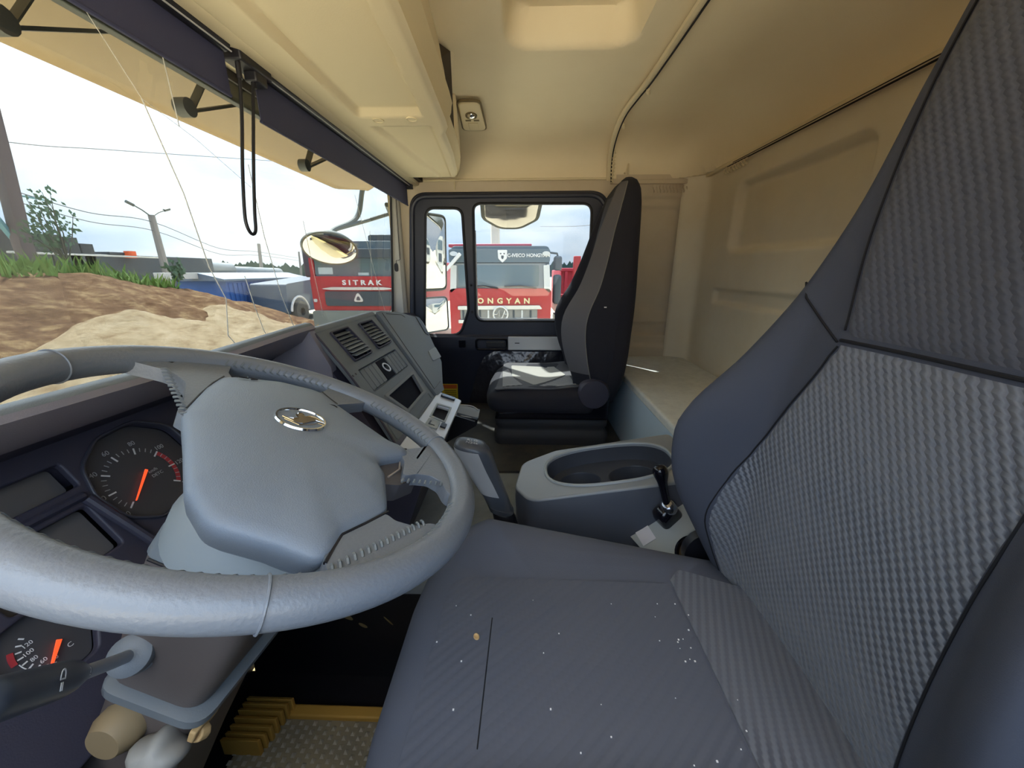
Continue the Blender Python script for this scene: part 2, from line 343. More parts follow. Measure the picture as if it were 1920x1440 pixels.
def shape(name, loops, T, depth, mt, parent=None, bevel=0.0, **k):
    """flat plate with holes; loops in local xy (first is outer), centred on z=0, total thickness depth"""
    cu = bpy.data.curves.new(name, 'CURVE'); cu.dimensions = '2D'; cu.fill_mode = 'BOTH'; cu.extrude = max(depth/2-bevel, 0); cu.bevel_depth = bevel; cu.bevel_resolution = 2; cu.offset = -bevel
    for lp in loops:
        sp = cu.splines.new('POLY'); sp.points.add(len(lp)-1); sp.use_cyclic_u = True
        for i, (x, y) in enumerate(lp): sp.points[i].co = (x, y, 0, 1)
    me = curve_mesh(cu, T); return link(name, me, mt, parent, smooth=k.pop('smooth', 35), **k)
def text_mesh(body, size, T, depth=0.001, align='CENTER', sx=1.0, space=1.0, bold=0.0):
    cu = bpy.data.curves.new('t', 'FONT'); cu.body = body; cu.size = size; cu.extrude = depth/2; cu.align_x = align; cu.align_y = 'CENTER'; cu.space_character = space; cu.offset = bold
    cu.resolution_u = 3
    return curve_mesh(cu, T @ Matrix.Diagonal((sx, 1, 1, 1)))
def text(name, body, size, T, mt, parent, depth=0.001, **k):
    kk = {q: k.pop(q) for q in ('align', 'sx', 'space', 'bold') if q in k}
    return link(name, text_mesh(body, size, T, depth, **kk), mt, parent, smooth=0, **k)
def sm(a, b, x):
    t = max(0.0, min(1.0, (x-a)/(b-a))); return t*t*(3-2*t)
def lin(a, b, n): return [a+(b-a)*i/(n-1) for i in range(n)]
def interp(tab, x):
    if x <= tab[0][0]: return tab[0][1:]
    for a, b in zip(tab, tab[1:]):
        if x <= b[0]:
            t = (x-a[0])/(b[0]-a[0]); t = t*t*(3-2*t)*0.5+t*0.5
            return tuple(a[i]+(b[i]-a[i])*t for i in range(1, len(a)))
    return tab[-1][1:]
def sdrect(x, y, x0, y0, x1, y1, r):
    cx, cy = (x0+x1)/2, (y0+y1)/2; dx = abs(x-cx)-(x1-x0)/2+r; dy = abs(y-cy)-(y1-y0)/2+r
    return math.hypot(max(dx, 0), max(dy, 0))+min(max(dx, dy), 0)-r
def cr_path(pts, n=8):
    P = [V(p) for p in pts]; o = []
    for i in range(len(P)-1):
        p0, p1, p2, p3 = P[max(i-1, 0)], P[i], P[i+1], P[min(i+2, len(P)-1)]
        for k in range(n):
            t = k/n; o.append(0.5*((2*p1)+(p2-p0)*t+(2*p0-5*p1+4*p2-p3)*t*t+(3*p1-p0-3*p2+p3)*t**3))
    o.append(P[-1]); return o

# ================================================================== CAB SHELL (setting)
TW = lambda X: frame((X, 0, 0), (0, 1, 0), (0, 0, 1))      # local x = world Y, local y = world Z, normal +X
TR = lambda Y: frame((0, Y, 0), (1, 0, 0), (0, 0, 1))      # local x = world X, local y = world Z, normal -Y
TZ = lambda z: frame((0, 0, z), (1, 0, 0), (0, 1, 0))
# floors
mb = MB(); mb.box((-0.12, -0.5, -0.06), (0.70, 1.0, 0.0))
mb.build('floor', BLACK, kind='structure', label='dark cab floor pan under the steering wheel', cat='floor', bevel=0.004)
tun = thing('engine_tunnel', 'raised floor between the two seats with pale grey lining and a black rubber mat', 'floor cover', (1.1, 0.1, 0.0), kind='structure')
mb = MB(); mb.rings([[(x, y, z) for x, z in rpoly([(0.70, -0.05), (0.73, 0.262), (2.04, 0.262), (2.04, -0.05)], [0, 0.03, 0, 0], 4)] for y in (-0.449, 0.69)])
mb.build('lining', GREYMAT, tun)
mb = MB(); mb.prism(rpoly([(1.275, -0.44), (2.03, -0.44), (2.03, 0.5), (1.31, 0.5), (1.265, 0.10)], [0.01, 0.01, 0.02, 0.05, 0.04]), 0.262, 0.272)
mb.build('rubber_mat', RUBBER, tun, bevel=0.002)
mb = MB(); mb.rings([[(0.694, y, -0.0), (0.70, y, -0.0), (0.728, y, 0.235), (0.722, y, 0.238)] for y in (-0.45, 0.69)]); mb.build('black_side_cover', BLACK, tun)
# studded mat in the driver's footwell
mt_ = thing('footwell_mat', 'dusty studded rubber mat with a yellow front edge in the footwell below the wheel', 'mat', (0.4, 0.3, 0.0))
mb = MB(); mb.box((0.02, -0.2, 0.0), (0.585, 0.60, 0.03)); mb.build('mat_base', SANDYMAT, mt_, bevel=0.004)
mb = MB(); mb.box((0.575, -0.2, 0.0), (0.60, 0.62, 0.042)); mb.build('edge_strip', YELSTRIP, mt_, bevel=0.004)
mb = MB()
for i in range(34):
    for j in range(46):
        x = 0.04+i*0.0165+(j % 2)*0.008; y = -0.1+j*0.0155
        if x < 0.57: mb.add([(x-.0045,y-.0045,.03),(x+.0045,y-.0045,.03),(x+.0045,y+.0045,.03),(x-.0045,y+.0045,.03),(x,y,.037)],[(0,1,4),(1,2,4),(2,3,4),(3,0,4)])
mb.build('stud', mat('worn_stud', (0.30, 0.27, 0.21), 0.6), mt_, kind='stuff', smooth=0)
mb = MB()
for (x, y, z, a, b_, rt) in ((0.7225, 0.437, 0.175, 0.020, 0.006, -0.5), (0.7245, 0.395, 0.150, 0.012, 0.004, -0.5), (0.7260, 0.330, 0.165, 0.016, 0.002, -0.8)):
    mb.prism([(x_*math.cos(rt)-y_*math.sin(rt), x_*math.sin(rt)+y_*math.cos(rt)) for x_, y_ in ell(0, 0, a, b_, 14)], 0, 0.001, frame((0.694+0.0285*z/0.236-0.0015, y, z), (0, -1, 0), (0.12, 0, 1)))
mb.build('dried_mud', mat('dried_mud', (0.22, 0.16, 0.07), 0.9), tun)
rp_ = thing('ridged_pad', 'ochre ridged rubber pad lying by the foot of the steering column', 'pad', (0.575, 0.57, 0.0))
for k in range(7):
    mb = MB(); mb.rings([[(0.585-0.013*k+dx, y, z+0.004*math.sin(k)) for dx, z in ((0, 0.03), (0.009, 0.03), (0.009, 0.07-0.0*k), (0, 0.075))] for y in (0.515+0.004*k, 0.62)]); mb.build('ridge', YELSTRIP, rp_, bevel=0.002)
# firewall, below the windshield, and the dark tunnel side in the footwell
mb = MB(); mb.box((-0.12, 0.70, 0.0), (2.07, 0.74, 0.78)); mb.build('wall_front', BLACK, kind='structure', label='dark front bulkhead behind the dashboard', cat='wall')
# ceiling: one surface with a rounded passenger and rear edge and the hatch recess
def ceil_z(x, y):
    tx = max(0.0, (x-1.62)/0.435); ty = max(0.0, (-0.66-y)/0.216); k = 2.6
    q = 1-tx**k-ty**k; z = 1.435+0.19*(max(q, 0.0)**(1/k))
    d = sdrect(x, y, 0.35, -0.315, 1.335, 0.062, 0.075)
    z += 0.085*(1-sm(-0.030, 0.002, d))
    d2 = sdrect(x, y, 1.60, 0.165, 1.86, 0.272, 0.03)          # shallow dish round the lamp
    z += 0.006*(1-sm(-0.004, 0.008, d2))
    z -= 0.010*sm(0.085, 0.06, abs(y+0.04)-0.05)*sm(1.70, 1.76, x)*(1-sm(1.93, 1.99, x))*0
    return z
xs = lin(-0.12, 0.30, 5)+lin(0.33, 1.36, 96)+lin(1.375, 1.90, 44)+[1.92, 1.94, 1.96, 1.98, 2.0, 2.012, 2.024, 2.034, 2.042, 2.048, 2.052, 2.054, 2.055]
ys = [-0.876, -0.8755, -0.874, -0.871, -0.867, -0.862, -0.855, -0.846, -0.835, -0.82, -0.80, -0.78, -0.75, -0.72, -0.69, -0.66]+lin(-0.62, -0.36, 10)+lin(-0.35, 0.30, 76)+[0.34, 0.4, 0.5, 0.6, 0.72]
mb = MB(); mb.grid(lambda x, y: (x, y, ceil_z(x, y)), xs, ys)
mb.build('ceiling', HEAD, kind='structure', smooth=60, label='beige moulded headliner with a recessed hatch and rounded rear corner', cat='ceiling')
mb = MB(); mb.box((-0.15, -0.96, 1.80), (2.10, 0.75, 1.82)); 
mb.build('roof', CABX, kind='structure', label='outer roof skin of the cab above the headliner', cat='roof')
# passenger side wall
Wl = thing('wall_right', 'worn beige side wall round the passenger door with a pressed panel behind the seat', 'wall', (2.06, -0.1, 0.2), kind='structure')
door_out = rpoly([(-0.415, 0.20), (-0.415, 1.372), (0.565, 1.368), (0.622, 0.70), (0.622, 0.20)], [0, 0.11, 0.10, 0, 0], 8)
shape('door_surround', [rpoly([(-0.47, 0.1), (0.69, 0.1), (0.69, 1.46), (-0.47, 1.46)], 0), door_out], TW(2.072), 0.03, WALLM, Wl, bevel=0.004)
def side_x(y, z):
    d = sdrect(y, z, -0.81, 0.80, -0.40, 1.312, 0.025); x = 2.052+0.010*(1-sm(-0.012, 0.0, d))
    d = sdrect(y, z, -0.850, 0.60, -0.36, 1.36, 0.045); x += 0.014*(1-sm(-0.022, 0.0, d))
    d = sdrect(y, z, -0.845, 0.665, -0.40, 0.735, 0.012); x += 0.012*(1-sm(-0.01, 0.004, d))
    return x
mb = MB(); mb.grid(lambda y, z: (side_x(y, z), y, z), lin(-0.90, -0.448, 70), lin(0.54, 1.452, 130)); mb.build('pressed_side_panel', WALLM, Wl, smooth=60)
mb = MB(); mb.tube([(2.045, -0.448, 1.36), (2.048, -0.449, 0.9), (2.05, -0.45, 0.3)], 0.008, 8); mb.build('door_seal', WALLM, Wl)
mb = MB(); mb.tube([(2.04, 0.70, 1.428), (2.038, 0.3, 1.43), (2.038, -0.40, 1.432)], 0.0055, 6); mb.tube([(2.045, 0.345, 1.425), (2.045, 0.345, 1.39)], 0.003, 6); mb.build('roof_edge_seam', SHELFM, Wl)
mb = MB(); mb.box((2.035, -0.87, 1.408), (2.05, -0.42, 1.428)); mb.build('edge_rail', WALLM, Wl, bevel=0.003)
mb = MB()
for i in range(14):
    y = -0.63-i*0.016; mb.tube([(2.042, y, 1.40), (2.036, y+0.003, 1.392), (2.036, y-0.004, 1.378), (2.044, y-0.006, 1.372)], 0.0035, 6)
mb.build('curtain_runner', WALLM, Wl)
mb = MB(); mb.tube([(2.035, -0.482, 1.455), (2.022, -0.486, 1.45), (2.020, -0.492, 1.475), (2.03, -0.497, 1.492), (2.038, -0.502, 1.462), (2.03, -0.50, 1.448)], 0.004, 8); mb.build('coat_hook', SHELFM, Wl)
# rear wall
def rear_y(x, z):
    d = sdrect(x, z, 1.085, 1.07, 1.735, 1.35, 0.05); y = -0.874-0.034*(1-sm(-0.03, 0.004, d))
    d = sdrect(x, z, 0.2, 0.86, 1.80, 0.925, 0.01); y -= 0.020*(1-sm(-0.012, 0.004, d))
    y += 0.012*(1-sm(0.0, 0.05, abs(z-0.995)-0.02))*sm(1.80, 1.76, x)*0
    y += 0.10*sm(1.93, 2.056, x)**2
    return y
mb = MB(); mb.grid(lambda x, z: (x, rear_y(x, z), z), lin(-0.12, 0.85, 12)+lin(0.87, 2.056, 130), lin(0.50, 1.452, 120))
mb.build('wall_rear', REARM, kind='structure', smooth=60, label='cream rear cab wall with pressed panels behind the bunk', cat='wall')
mb = MB(); mb.box((-0.12, -0.96, 0), (2.1, -0.94, 1.80)); mb.build('trim_1', CABX, kind='structure', label='outer back skin of the cab behind the cream wall', cat='cab panel')
mb = MB(); mb.box((2.082, -0.96, -0.25), (2.10, -0.448, 1.80)); mb.box((2.082, -0.5, 1.47), (2.10, 0.70, 1.80)); mb.box((2.082, 0.64, -0.25), (2.10, 0.70, 1.50)); mb.box((2.088, -0.5, -0.25), (2.10, 0.70, 0.18))
mb.build('trim_2', CABX, kind='structure', label='outer side skin of the cab round the passenger door', cat='cab panel')
mb = MB(); mb.box((-0.15, 0.78, -0.35), (2.14, 0.84, 0.70)); mb.box((-0.15, 0.72, 1.49), (2.10, 0.80, 1.80))
mb.build('trim_3', CABX, kind='structure', label='ochre front panel of the cab below and above the windshield', cat='cab panel', bevel=0.02)
# driver's door (behind the camera, window open)
D2 = thing('door_2', 'driver door with its window lowered, beside the steering wheel', 'door', (-0.14, -0.1, 0.0), kind='structure')
shape('door_shell', [rpoly([(-0.90, -0.05), (0.74, -0.05), (0.74, 1.62), (-0.90, 1.62)], 0.0), rpoly([(-0.42, 0.74), (0.62, 0.74), (0.60, 1.40), (-0.42, 1.40)], 0.06)], TW(-0.14), 0.035, DOORM, D2, bevel=0.004)
mb = MB(); mb.rings([[(x, y, z) for x, z in [(-0.122, 0.60), (-0.10, 0.60), (-0.095, 0.52), (-0.122, 0.48)]] for y in (-0.35, 0.35)]); mb.build('armrest', DOORM, D2, bevel=0.004)
# A pillar
Ap = thing('trim_4', 'pale grey pillar trim between windshield and passenger door', 'pillar', (2.0, 0.67, 0.76), kind='structure')
mb = MB(); pr = []
for z in lin(0.70, 1.44, 12):
    yf = 0.712-0.075*(z-0.77); pr.append([(2.062, 0.628, z), (2.035, 0.630, z), (2.022, 0.645, z), (2.022, yf-0.012, z), (2.03, yf, z), (2.07, yf+0.005, z), (2.075, 0.66, z)])
mb.rings(pr); mb.build('pillar_cover', PILLAR, Ap)
mb = MB(); mb.tube([(2.021, 0.636, 1.36), (2.021, 0.641, 1.06), (2.021, 0.650, 1.055), (2.021, 0.662, 1.055), (2.021, 0.664, 1.03)], 0.0016, 6); mb.build('cover_joint', BLACK, Ap)
mb = MB(); mb.prism(ell(0.664, 1.02, 0.010, 0.021, 20, 3), 0, 0.004, TW(2.018)); mb.build('clip_hole', BLACK, Ap, bevel=0.001)
# windshield
WS = thing('window_1', 'wide front windshield with fine pale drip streaks over the sand mound', 'windshield', (1.0, 0.70, 0.78), kind='structure')
wsT = frame((0, 0.710, 0.77), (1, 0, 0), (0, -0.075, 0.997))
shape('pane', [rrect(-0.12, 0.0, 2.05, 0.72, 0.03)], wsT, 0.005, GLASSW, WS)
shape('black_border', [rrect(-0.25, -0.06, 2.075, 0.76, 0.02), rrect(-0.14, 0.012, 2.008, 0.64, 0.07)], wsT @ Matrix.Translation((0, 0, 0.006)), 0.006, BLACK, WS)
# drips / cracks
mb = MB()
def streak(pts, r=0.0007):
    mb.tube([wsT @ V((x, z, 0.0045)) for x, z in pts], r, 5)
streak([(0.80, 0.63), (0.815, 0.50)], .0009)
streak([(0.745, 0.52), (0.80, 0.38), (0.835, 0.24), (0.87, 0.17), (0.86, 0.085), (0.905, 0.03)], .0011)
streak([(0.905, 0.03), (0.93, -0.01)], .0011)
streak([(1.00, 0.48), (1.03, 0.32), (1.075, 0.17), (1.14, 0.03)], .0009)
streak([(0.94, 0.22), (0.96, 0.15), (0.985, 0.08), (1.02, 0.02)], .0009)
streak([(1.22, 0.38), (1.26, 0.22), (1.30, 0.08)], .0008)
streak([(0.66, 0.63), (0.745, 0.52)], .0006); streak([(0.745, 0.52), (0.85, 0.49), (1.0, 0.43)], .0005)
streak([(1.60, 0.52), (1.72, 0.33), (1.82, 0.16), (1.93, 0.0)], .0007); streak([(1.74, 0.40), (1.745, 0.15)], .0006)
mb.build('drip_streak', STREAK, WS)
# header rail above the windshield
mb = MB(); mb.rings([[(x, y, z) for y, z in [(0.70, 1.45), (0.60, 1.47), (0.52, 1.425), (0.525, 1.409), (0.545, 1.405), (0.60, 1.42), (0.68, 1.43)]] for x in (-0.12, 2.045)])
mb.build('trim_5', SHELFM, kind='structure', label='beige header rail along the top of the windshield', cat='trim')

# ================================================================== PASSENGER DOOR
D = thing('door_1', 'black-trimmed passenger door with a split window, grey armrest strip and wrapped pocket', 'door', (2.05, 0.1, 0.27), kind='structure')
qh = rpoly([(0.545, 0.664), (0.497, 1.306), (0.312, 1.304), (0.296, 0.80), (0.345, 0.664)], [0.045, 0.05, 0.045, 0.05, 0.07], 8)
mh = rpoly([(0.258, 0.742), (0.256, 1.325), (-0.336, 1.323), (-0.346, 0.742)], [0.045, 0.04, 0.05, 0.045], 8)
outer = rpoly([(-0.425, 0.60), (-0.425, 1.382), (0.575, 1.378), (0.632, 0.60)], [0, 0.105, 0.09, 0], 10)
shape('window_frame', [outer, qh, mh], TW(2.052), 0.03, DOORM, D, bevel=0.008)
mb = MB(); mb.tube([(2.034, y, z) for y, z in rpoly([(-0.405, 0.60), (-0.405, 1.362), (0.560, 1.358), (0.612, 0.60)], [0, 0.095, 0.085, 0], 10)], 0.013, 10); mb.build('raised_rim', DOORM, D)
for nm, lp, g in (('quarter_seal', qh, 0.010), ('window_seal', mh, 0.010)):
    mb = MB(); mb.tube([(2.040, y, z) for y, z in lp], 0.0075, 8, closed=True); mb.build(nm, BLACK, D)
shape('quarter_pane', [qh], TW(2.060), 0.004, GLASSD, D, label='small tall quarter pane')
shape('main_pane', [mh], TW(2.060), 0.004, GLASSD, D, label='large side pane')
mb = MB(); mb.tube([(2.048, y, z) for y, z in rpoly([(0.25, 1.2), (0.25, 0.752), (-0.34, 0.752), (-0.34, 1.0)], [0, 0.035, 0.04, 0], 8)], 0.004, 6); mb.build('bright_glass_edge', SILVER, D)
mb = MB()
for y, z in ((0.277, 0.93), (0.276, 0.79)): mb.lathe([(0.008, 0), (0.008, 0.003), (0.004, 0.003), (0.004, 0.0)], frame((2.036, y, z), (0, 1, 0), (0, 0, -1)), 12)
mb.build('screw', BLACK, D)
# lower panel profile: sill bulge, armrest, pocket
pr = []
for y in lin(-0.44, 0.64, 30):
    pr.append([(x, y, z) for x, z in [(2.06, 0.665), (2.035, 0.668), (2.022, 0.655), (2.018, 0.60), (2.022, 0.57), (2.035, 0.55), (2.035, 0.20), (2.06, 0.18)]])
mb = MB(); mb.rings(pr); mb.build('lower_panel', DOORM, D)
shape('armrest_strip', [rrect(-0.40, 0.588, 0.082, 0.662, 0.006)], TW(2.012), 0.018, SILVER, D, bevel=0.004, label='silver grey armrest strip')
mb = MB(); mb.box((2.0, 0.02, 0.626), (2.004, 0.045, 0.630)); mb.build('scratch', BLACK, D)
hb = shape('handle_recess', [rrect(0.082, 0.586, 0.262, 0.652, 0.018), rrect(0.094, 0.596, 0.250, 0.642, 0.014)], TW(2.014), 0.012, GLOSSB, D, bevel=0.003)
mb = MB(); mb.rings([[(2.004, y, 0.602), (1.998, y, 0.605), (1.998, y, 0.633), (2.006, y, 0.638)] for y in (0.10, 0.20)]); mb.build('door_handle', BLACK, D, bevel=0.003)
shape('lock_button', [rrect(0.315, 0.600, 0.352, 0.640, 0.004)], TW(2.014), 0.010, GLOSSB, D, bevel=0.002)
# wrapped fabric pocket panel
def pocket(y, z):
    a = math.sin(18*(y*0.85+z*1.6)+2*math.sin(9*y)); x = 2.012-0.030*math.exp(-((y-0.0)**2/0.08+(z-0.45)**2/0.02))
    return (x-0.004*max(0, a)**3*(1 if z > 0.42 else .4), y, z)
pk = rpoly([(-0.42, 0.30), (0.30, 0.30), (0.255, 0.47), (0.215, 0.565), (-0.42, 0.575)], [0, 0, 0.05, 0.05, 0])
mb = MB(); us = lin(-0.40, 0.30, 60)
def pk_y(t, z):
    right = 0.30 if z < 0.30 else (0.30-(z-0.30)*0.27 if z < 0.47 else 0.255-(z-0.47)*0.5-3*max(0, z-0.545)**1.3)
    return -0.42+(right+0.42)*t
mb.grid(lambda t, z: pocket(pk_y(t, z), z), lin(0, 1, 70), lin(0.28, 0.582, 40)); mb.build('wrapped_pocket', PLASTICWRAP, D, smooth=60, label='glossy plastic film over the door pocket')
shape('warning_sticker', [rrect(0.372, 0.285, 0.462, 0.385, 0.002)], TW(2.030), 0.002, YELLOW, D, label='yellow warning sticker')
shape('sticker_header', [rrect(0.376, 0.358, 0.458, 0.381, 0.001)], TW(2.0285), 0.001, ORANGE, D)
mb = MB()
for k in range(5): mb.box((2.0280, 0.380, 0.344-k*0.011), (2.0286, 0.452-0.006*(k % 2), 0.347-k*0.011))
mb.build('sticker_text', BLACK, D)

# ================================================================== BUNK
B = thing('bunk', 'low bunk with a grey felt mattress and a blue-grey front board behind the seats', 'bunk', (1.0, -0.66, 0.0))
def bedz(x, y): return 0.552+0.004*math.sin(7*x)*math.sin(9*y)-0.02*sm(-0.475, -0.452, y)
mb = MB(); mb.rings([[(x, y, z) for y, z in rpoly([(-0.862, 0.40), (-0.862, 0.556), (-0.455, 0.552), (-0.455, 0.40)], [0, 0.01, 0.012, 0], 4)] for x in lin(-0.10, 2.030, 20)])
mb.build('mattress', BEDM, B)
mb = MB(); mb.rings([[(x, y, z) for y, z in [(-0.86, 0.0), (-0.86, 0.46), (-0.462, 0.46), (-0.452, 0.53), (-0.446, 0.50), (-0.446, 0.0)]] for x in (-0.10, 2.030)])
mb.build('front_board', BEDF, B, bevel=0.003)

# ================================================================== CURTAIN RAILS
rl = thing('curtain_rail', 'pale curved curtain rail running across the headliner above the door', 'rail', (1.2, -0.413, 1.43), 'curtain rails')
path = [(0.30, -0.413, 1.607), (1.0, -0.413, 1.607), (1.45, -0.410, 1.607), (1.60, -0.400, 1.605), (1.72, -0.388, 1.596), (1.83, -0.386, 1.572), (1.93, -0.39, 1.53), (2.0, -0.40, 1.485), (2.035, -0.410, 1.425)]
mb = MB(); mb.tube(cr_path(path), 0.012, 8, flat=0.7); mb.build('track', SHELFM, rl)
mb = MB(); mb.tube([p+V((-0.012, -0.008, -0.010)) for p in cr_path(path)], 0.0028, 5); mb.build('slot', SEAMM, rl)
pp = cr_path(path, 12)
for k in (30, 52, 62):
    pass
for (x, y, z) in ((1.52, -0.418, 1.593), (1.78, -0.40, 1.575)):
    mb = MB(); mb.tube([(x, y, z), (x+0.012, y-0.006, z-0.006), (x+0.02, y-0.004, z+0.004)], 0.006, 8); mb.build('clip', SHELFM, rl)
for k in range(9):
    t = k/8; q = V((1.93+0.095*t, -0.40-0.014*t, 1.525-0.10*t)); mb = MB()
    mb.tube([q, q+V((-0.012, -0.006, -0.006)), q+V((-0.010, -0.012, -0.014)), q+V((0.0, -0.008, -0.014))], 0.003, 6); mb.build('curtain_glider', SHELFM, rl)
r2 = thing('curtain_rail', 'straight curtain rail along the top of the cream rear wall', 'rail', (1.4, -0.86, 1.43), 'curtain rails')
mb = MB(); mb.box((-0.1, -0.872, 1.424), (2.03, -0.852, 1.440)); mb.build('track', SHELFM, r2, bevel=0.003)
mb = MB(); mb.box((-0.1, -0.8515, 1.426), (1.75, -0.8505, 1.4285)); mb.box((-0.1, -0.862, 1.4225), (1.80, -0.854, 1.4238)); mb.build('slot', SEAMM, r2)
for k in range(8):
    mb = MB(); x = 1.66+k*0.022; mb.tube([(x, -0.862, 1.422), (x+0.004, -0.852, 1.414), (x-0.004, -0.852, 1.404), (x, -0.862, 1.40)], 0.0038, 6); mb.build('curtain_glider', SHELFM, r2)

# ================================================================== OVERHEAD CONSOLE
O = thing('overhead_console', 'beige overhead storage console with recessed panels above the windshield', 'console', (1.0, 0.38, 1.41))
rear_edge = [(-0.12, 0.190), (0.73, 0.205), (1.24, 0.228), (1.30, 0.233), (1.345, 0.250), (1.55, 0.262), (1.80, 0.290), (1.97, 0.322), (2.02, 0.335)]
def re_y(x):
    for a, b in zip(rear_edge, rear_edge[1:]):
        if x <= b[0]: return a[1]+(b[1]-a[1])*(x-a[0])/(b[0]-a[0])
    return rear_edge[-1][1]
def front_y(x): return 0.545 if x < 1.75 else 0.545-0.09*((x-1.75)/0.29)**3*0.6
def cz(x, t):
    y0 = re_y(x); y1 = front_y(x); y = y1+(y0-y1)*t; z = 1.409
    lim = sm(1.192, 1.176, x)
    yr = 0.282-(1.175-x)*0.065; yf = 0.466
    z += 0.018*lim*sm(yr-0.001, yr+0.005, y)*sm(yf+0.001, yf-0.012, y)
    lim2 = sm(1.262, 1.275, x)*sm(1.93, 1.85, x); yr2 = 0.275+(x-1.27)*0.09; yf2 = 0.462-(x-1.27)*0.12
    z += 0.014*lim2*sm(yr2-0.002, yr2+0.010, y)*sm(yf2+0.002, yf2-0.02, y)
    z += 0.030*sm(1.86, 2.03, x)
    z += 0.012*sm(0.06, 0.0, t)+0.010*sm(0.95, 1.0, t)
    return (x, y, z)
mb = MB(); mb.grid(cz, lin(-0.12, 0.60, 8)+lin(0.62, 2.03, 150), lin(0, 1, 64)); mb.build('underside', SHELFM, O, smooth=50)
mb = MB(); xsl = lin(-0.12, 1.30, 20)+lin(1.31, 1.40, 8)+lin(1.45, 2.03, 10)
mb.grid(lambda x, t: (x, re_y(x)-0.016*t**1.5+0.0, 1.418+(0.062 if x < 1.32 else 0.045)*t), xsl, [0, .3, .6, 1]); mb.grid(lambda x, t: (x, re_y(x)-0.016+0.02*t, 1.418+(0.062 if x < 1.32 else 0.045)-0.002*t), xsl, [0, 1])
mb.build('rear_lip', SHELFM, O, smooth=50)
# upper fascia closing the store above the lip, leaving open gaps
mb = MB(); mb.rings([[(x, re_y(x)+0.004, 1.47), (x, re_y(x)-0.014, 1.48), (x, re_y(x)+0.012, 1.66), (x, re_y(x)+0.03, 1.66)] for x in (-0.12, 0.9, 1.325)])
mb.rings([[(x, re_y(x)-0.006, 1.46), (x, re_y(x)-0.016, 1.46), (x, re_y(x)-0.012, 1.64), (x, re_y(x)+0.01, 1.64)] for x in (1.63, 1.80)])
mb.build('upper_fascia', HEAD, O, bevel=0.004)
mb = MB(); mb.rings([[(1.323, 0.225, 1.63), (1.335, 0.21, 1.63), (1.62, 0.285, 1.50), (1.60, 0.30, 1.50)], [(1.323, 0.235, 1.66), (1.335, 0.22, 1.66), (1.62, 0.30, 1.66), (1.60, 0.31, 1.66)]])
mb.build('opening_frame', HEAD, O)
mb = MB(); mb.box((-0.1, 0.50, 1.42), (2.03, 0.53, 1.66)); mb.box((1.66, 0.30, 1.44), (1.68, 0.50, 1.66)); mb.build('store_lining', mat('dark_store_shade', (0.05, 0.035, 0.02), 0.9), O)  # store surfaces coloured dark for the shade inside
for x, y in ((1.214, 0.415), (1.208, 0.318)):
    mb = MB(); mb.lathe([(0.016, 0.0), (0.016, 0.0035), (0.0135, 0.0035), (0.0125, 0.002), (0, 0.002)], frame((x, y, 1.4105), (1, 0, 0), (0, -1, 0)), 24); mb.build('screw_plug', SHELFM, O)

gapm = mat('dark_store_shade', (0.05, 0.035, 0.02), 0.9)  # brown carries the shade of the open store in its colour
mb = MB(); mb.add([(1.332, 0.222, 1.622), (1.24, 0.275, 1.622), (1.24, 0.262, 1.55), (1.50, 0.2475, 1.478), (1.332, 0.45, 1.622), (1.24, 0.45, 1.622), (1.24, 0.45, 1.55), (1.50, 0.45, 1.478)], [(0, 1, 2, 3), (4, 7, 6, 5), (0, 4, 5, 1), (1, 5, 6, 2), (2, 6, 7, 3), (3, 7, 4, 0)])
mb.build('store_shade_block', gapm, O)  # solid dark block standing in for the shaded store opening
# roof lamp
LP = thing('roof_lamp', 'small rounded reading lamp with a chrome ball set in the headliner above the door', 'lamp', (1.74, 0.22, 1.61))
zL = 1.607
lT = frame((1.755, 0.216, 1.604), (0, -1, 0), (1, 0, -0.16)) @ Matrix.Diagonal((0.94, 0.80, 1, 1))
shape('housing', [rpoly([(-0.052, 0.125), (0.052, 0.125), (0.044, -0.120), (-0.044, -0.120)], 0.028)], lT, 0.016, LGREY if False else SHELFM, LP, bevel=0.005)
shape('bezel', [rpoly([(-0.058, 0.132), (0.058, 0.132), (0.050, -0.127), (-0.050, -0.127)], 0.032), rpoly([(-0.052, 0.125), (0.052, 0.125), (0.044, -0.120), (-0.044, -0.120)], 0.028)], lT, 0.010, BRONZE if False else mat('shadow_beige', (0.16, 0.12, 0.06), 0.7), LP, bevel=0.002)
lT2 = lT @ Matrix.Translation((0, 0, 0.008 if lT.to_3x3() @ V((0, 0, 1)) @ V((0, 0, -1)) > 0 else -0.008))
sgn = 1 if (lT.to_3x3() @ V((0, 0, 1))).z < 0 else -1
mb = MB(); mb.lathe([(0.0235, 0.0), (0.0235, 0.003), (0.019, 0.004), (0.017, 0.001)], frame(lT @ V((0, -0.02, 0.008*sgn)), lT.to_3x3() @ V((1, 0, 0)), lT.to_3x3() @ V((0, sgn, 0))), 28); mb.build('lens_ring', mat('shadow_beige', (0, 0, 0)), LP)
mb = MB(); mb.lathe([(0.018*math.sin(a), 0.012*math.cos(a)) for a in lin(pi/2, 0.001, 7)], frame(lT @ V((0, -0.02, 0.008*sgn)), lT.to_3x3() @ V((1, 0, 0)), lT.to_3x3() @ V((0, sgn, 0))), 24); mb.build('chrome_ball', CHROME, LP)
for s_ in (-1, 1):
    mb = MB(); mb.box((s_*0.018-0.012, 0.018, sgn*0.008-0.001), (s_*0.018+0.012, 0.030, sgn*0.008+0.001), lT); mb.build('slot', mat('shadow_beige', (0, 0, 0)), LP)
mb = MB(); mb.box((-0.022, 0.045, sgn*0.008-0.003), (0.022, 0.11, sgn*0.008+0.003), lT); mb.build('rocker_switch', SHELFM, LP, bevel=0.002)

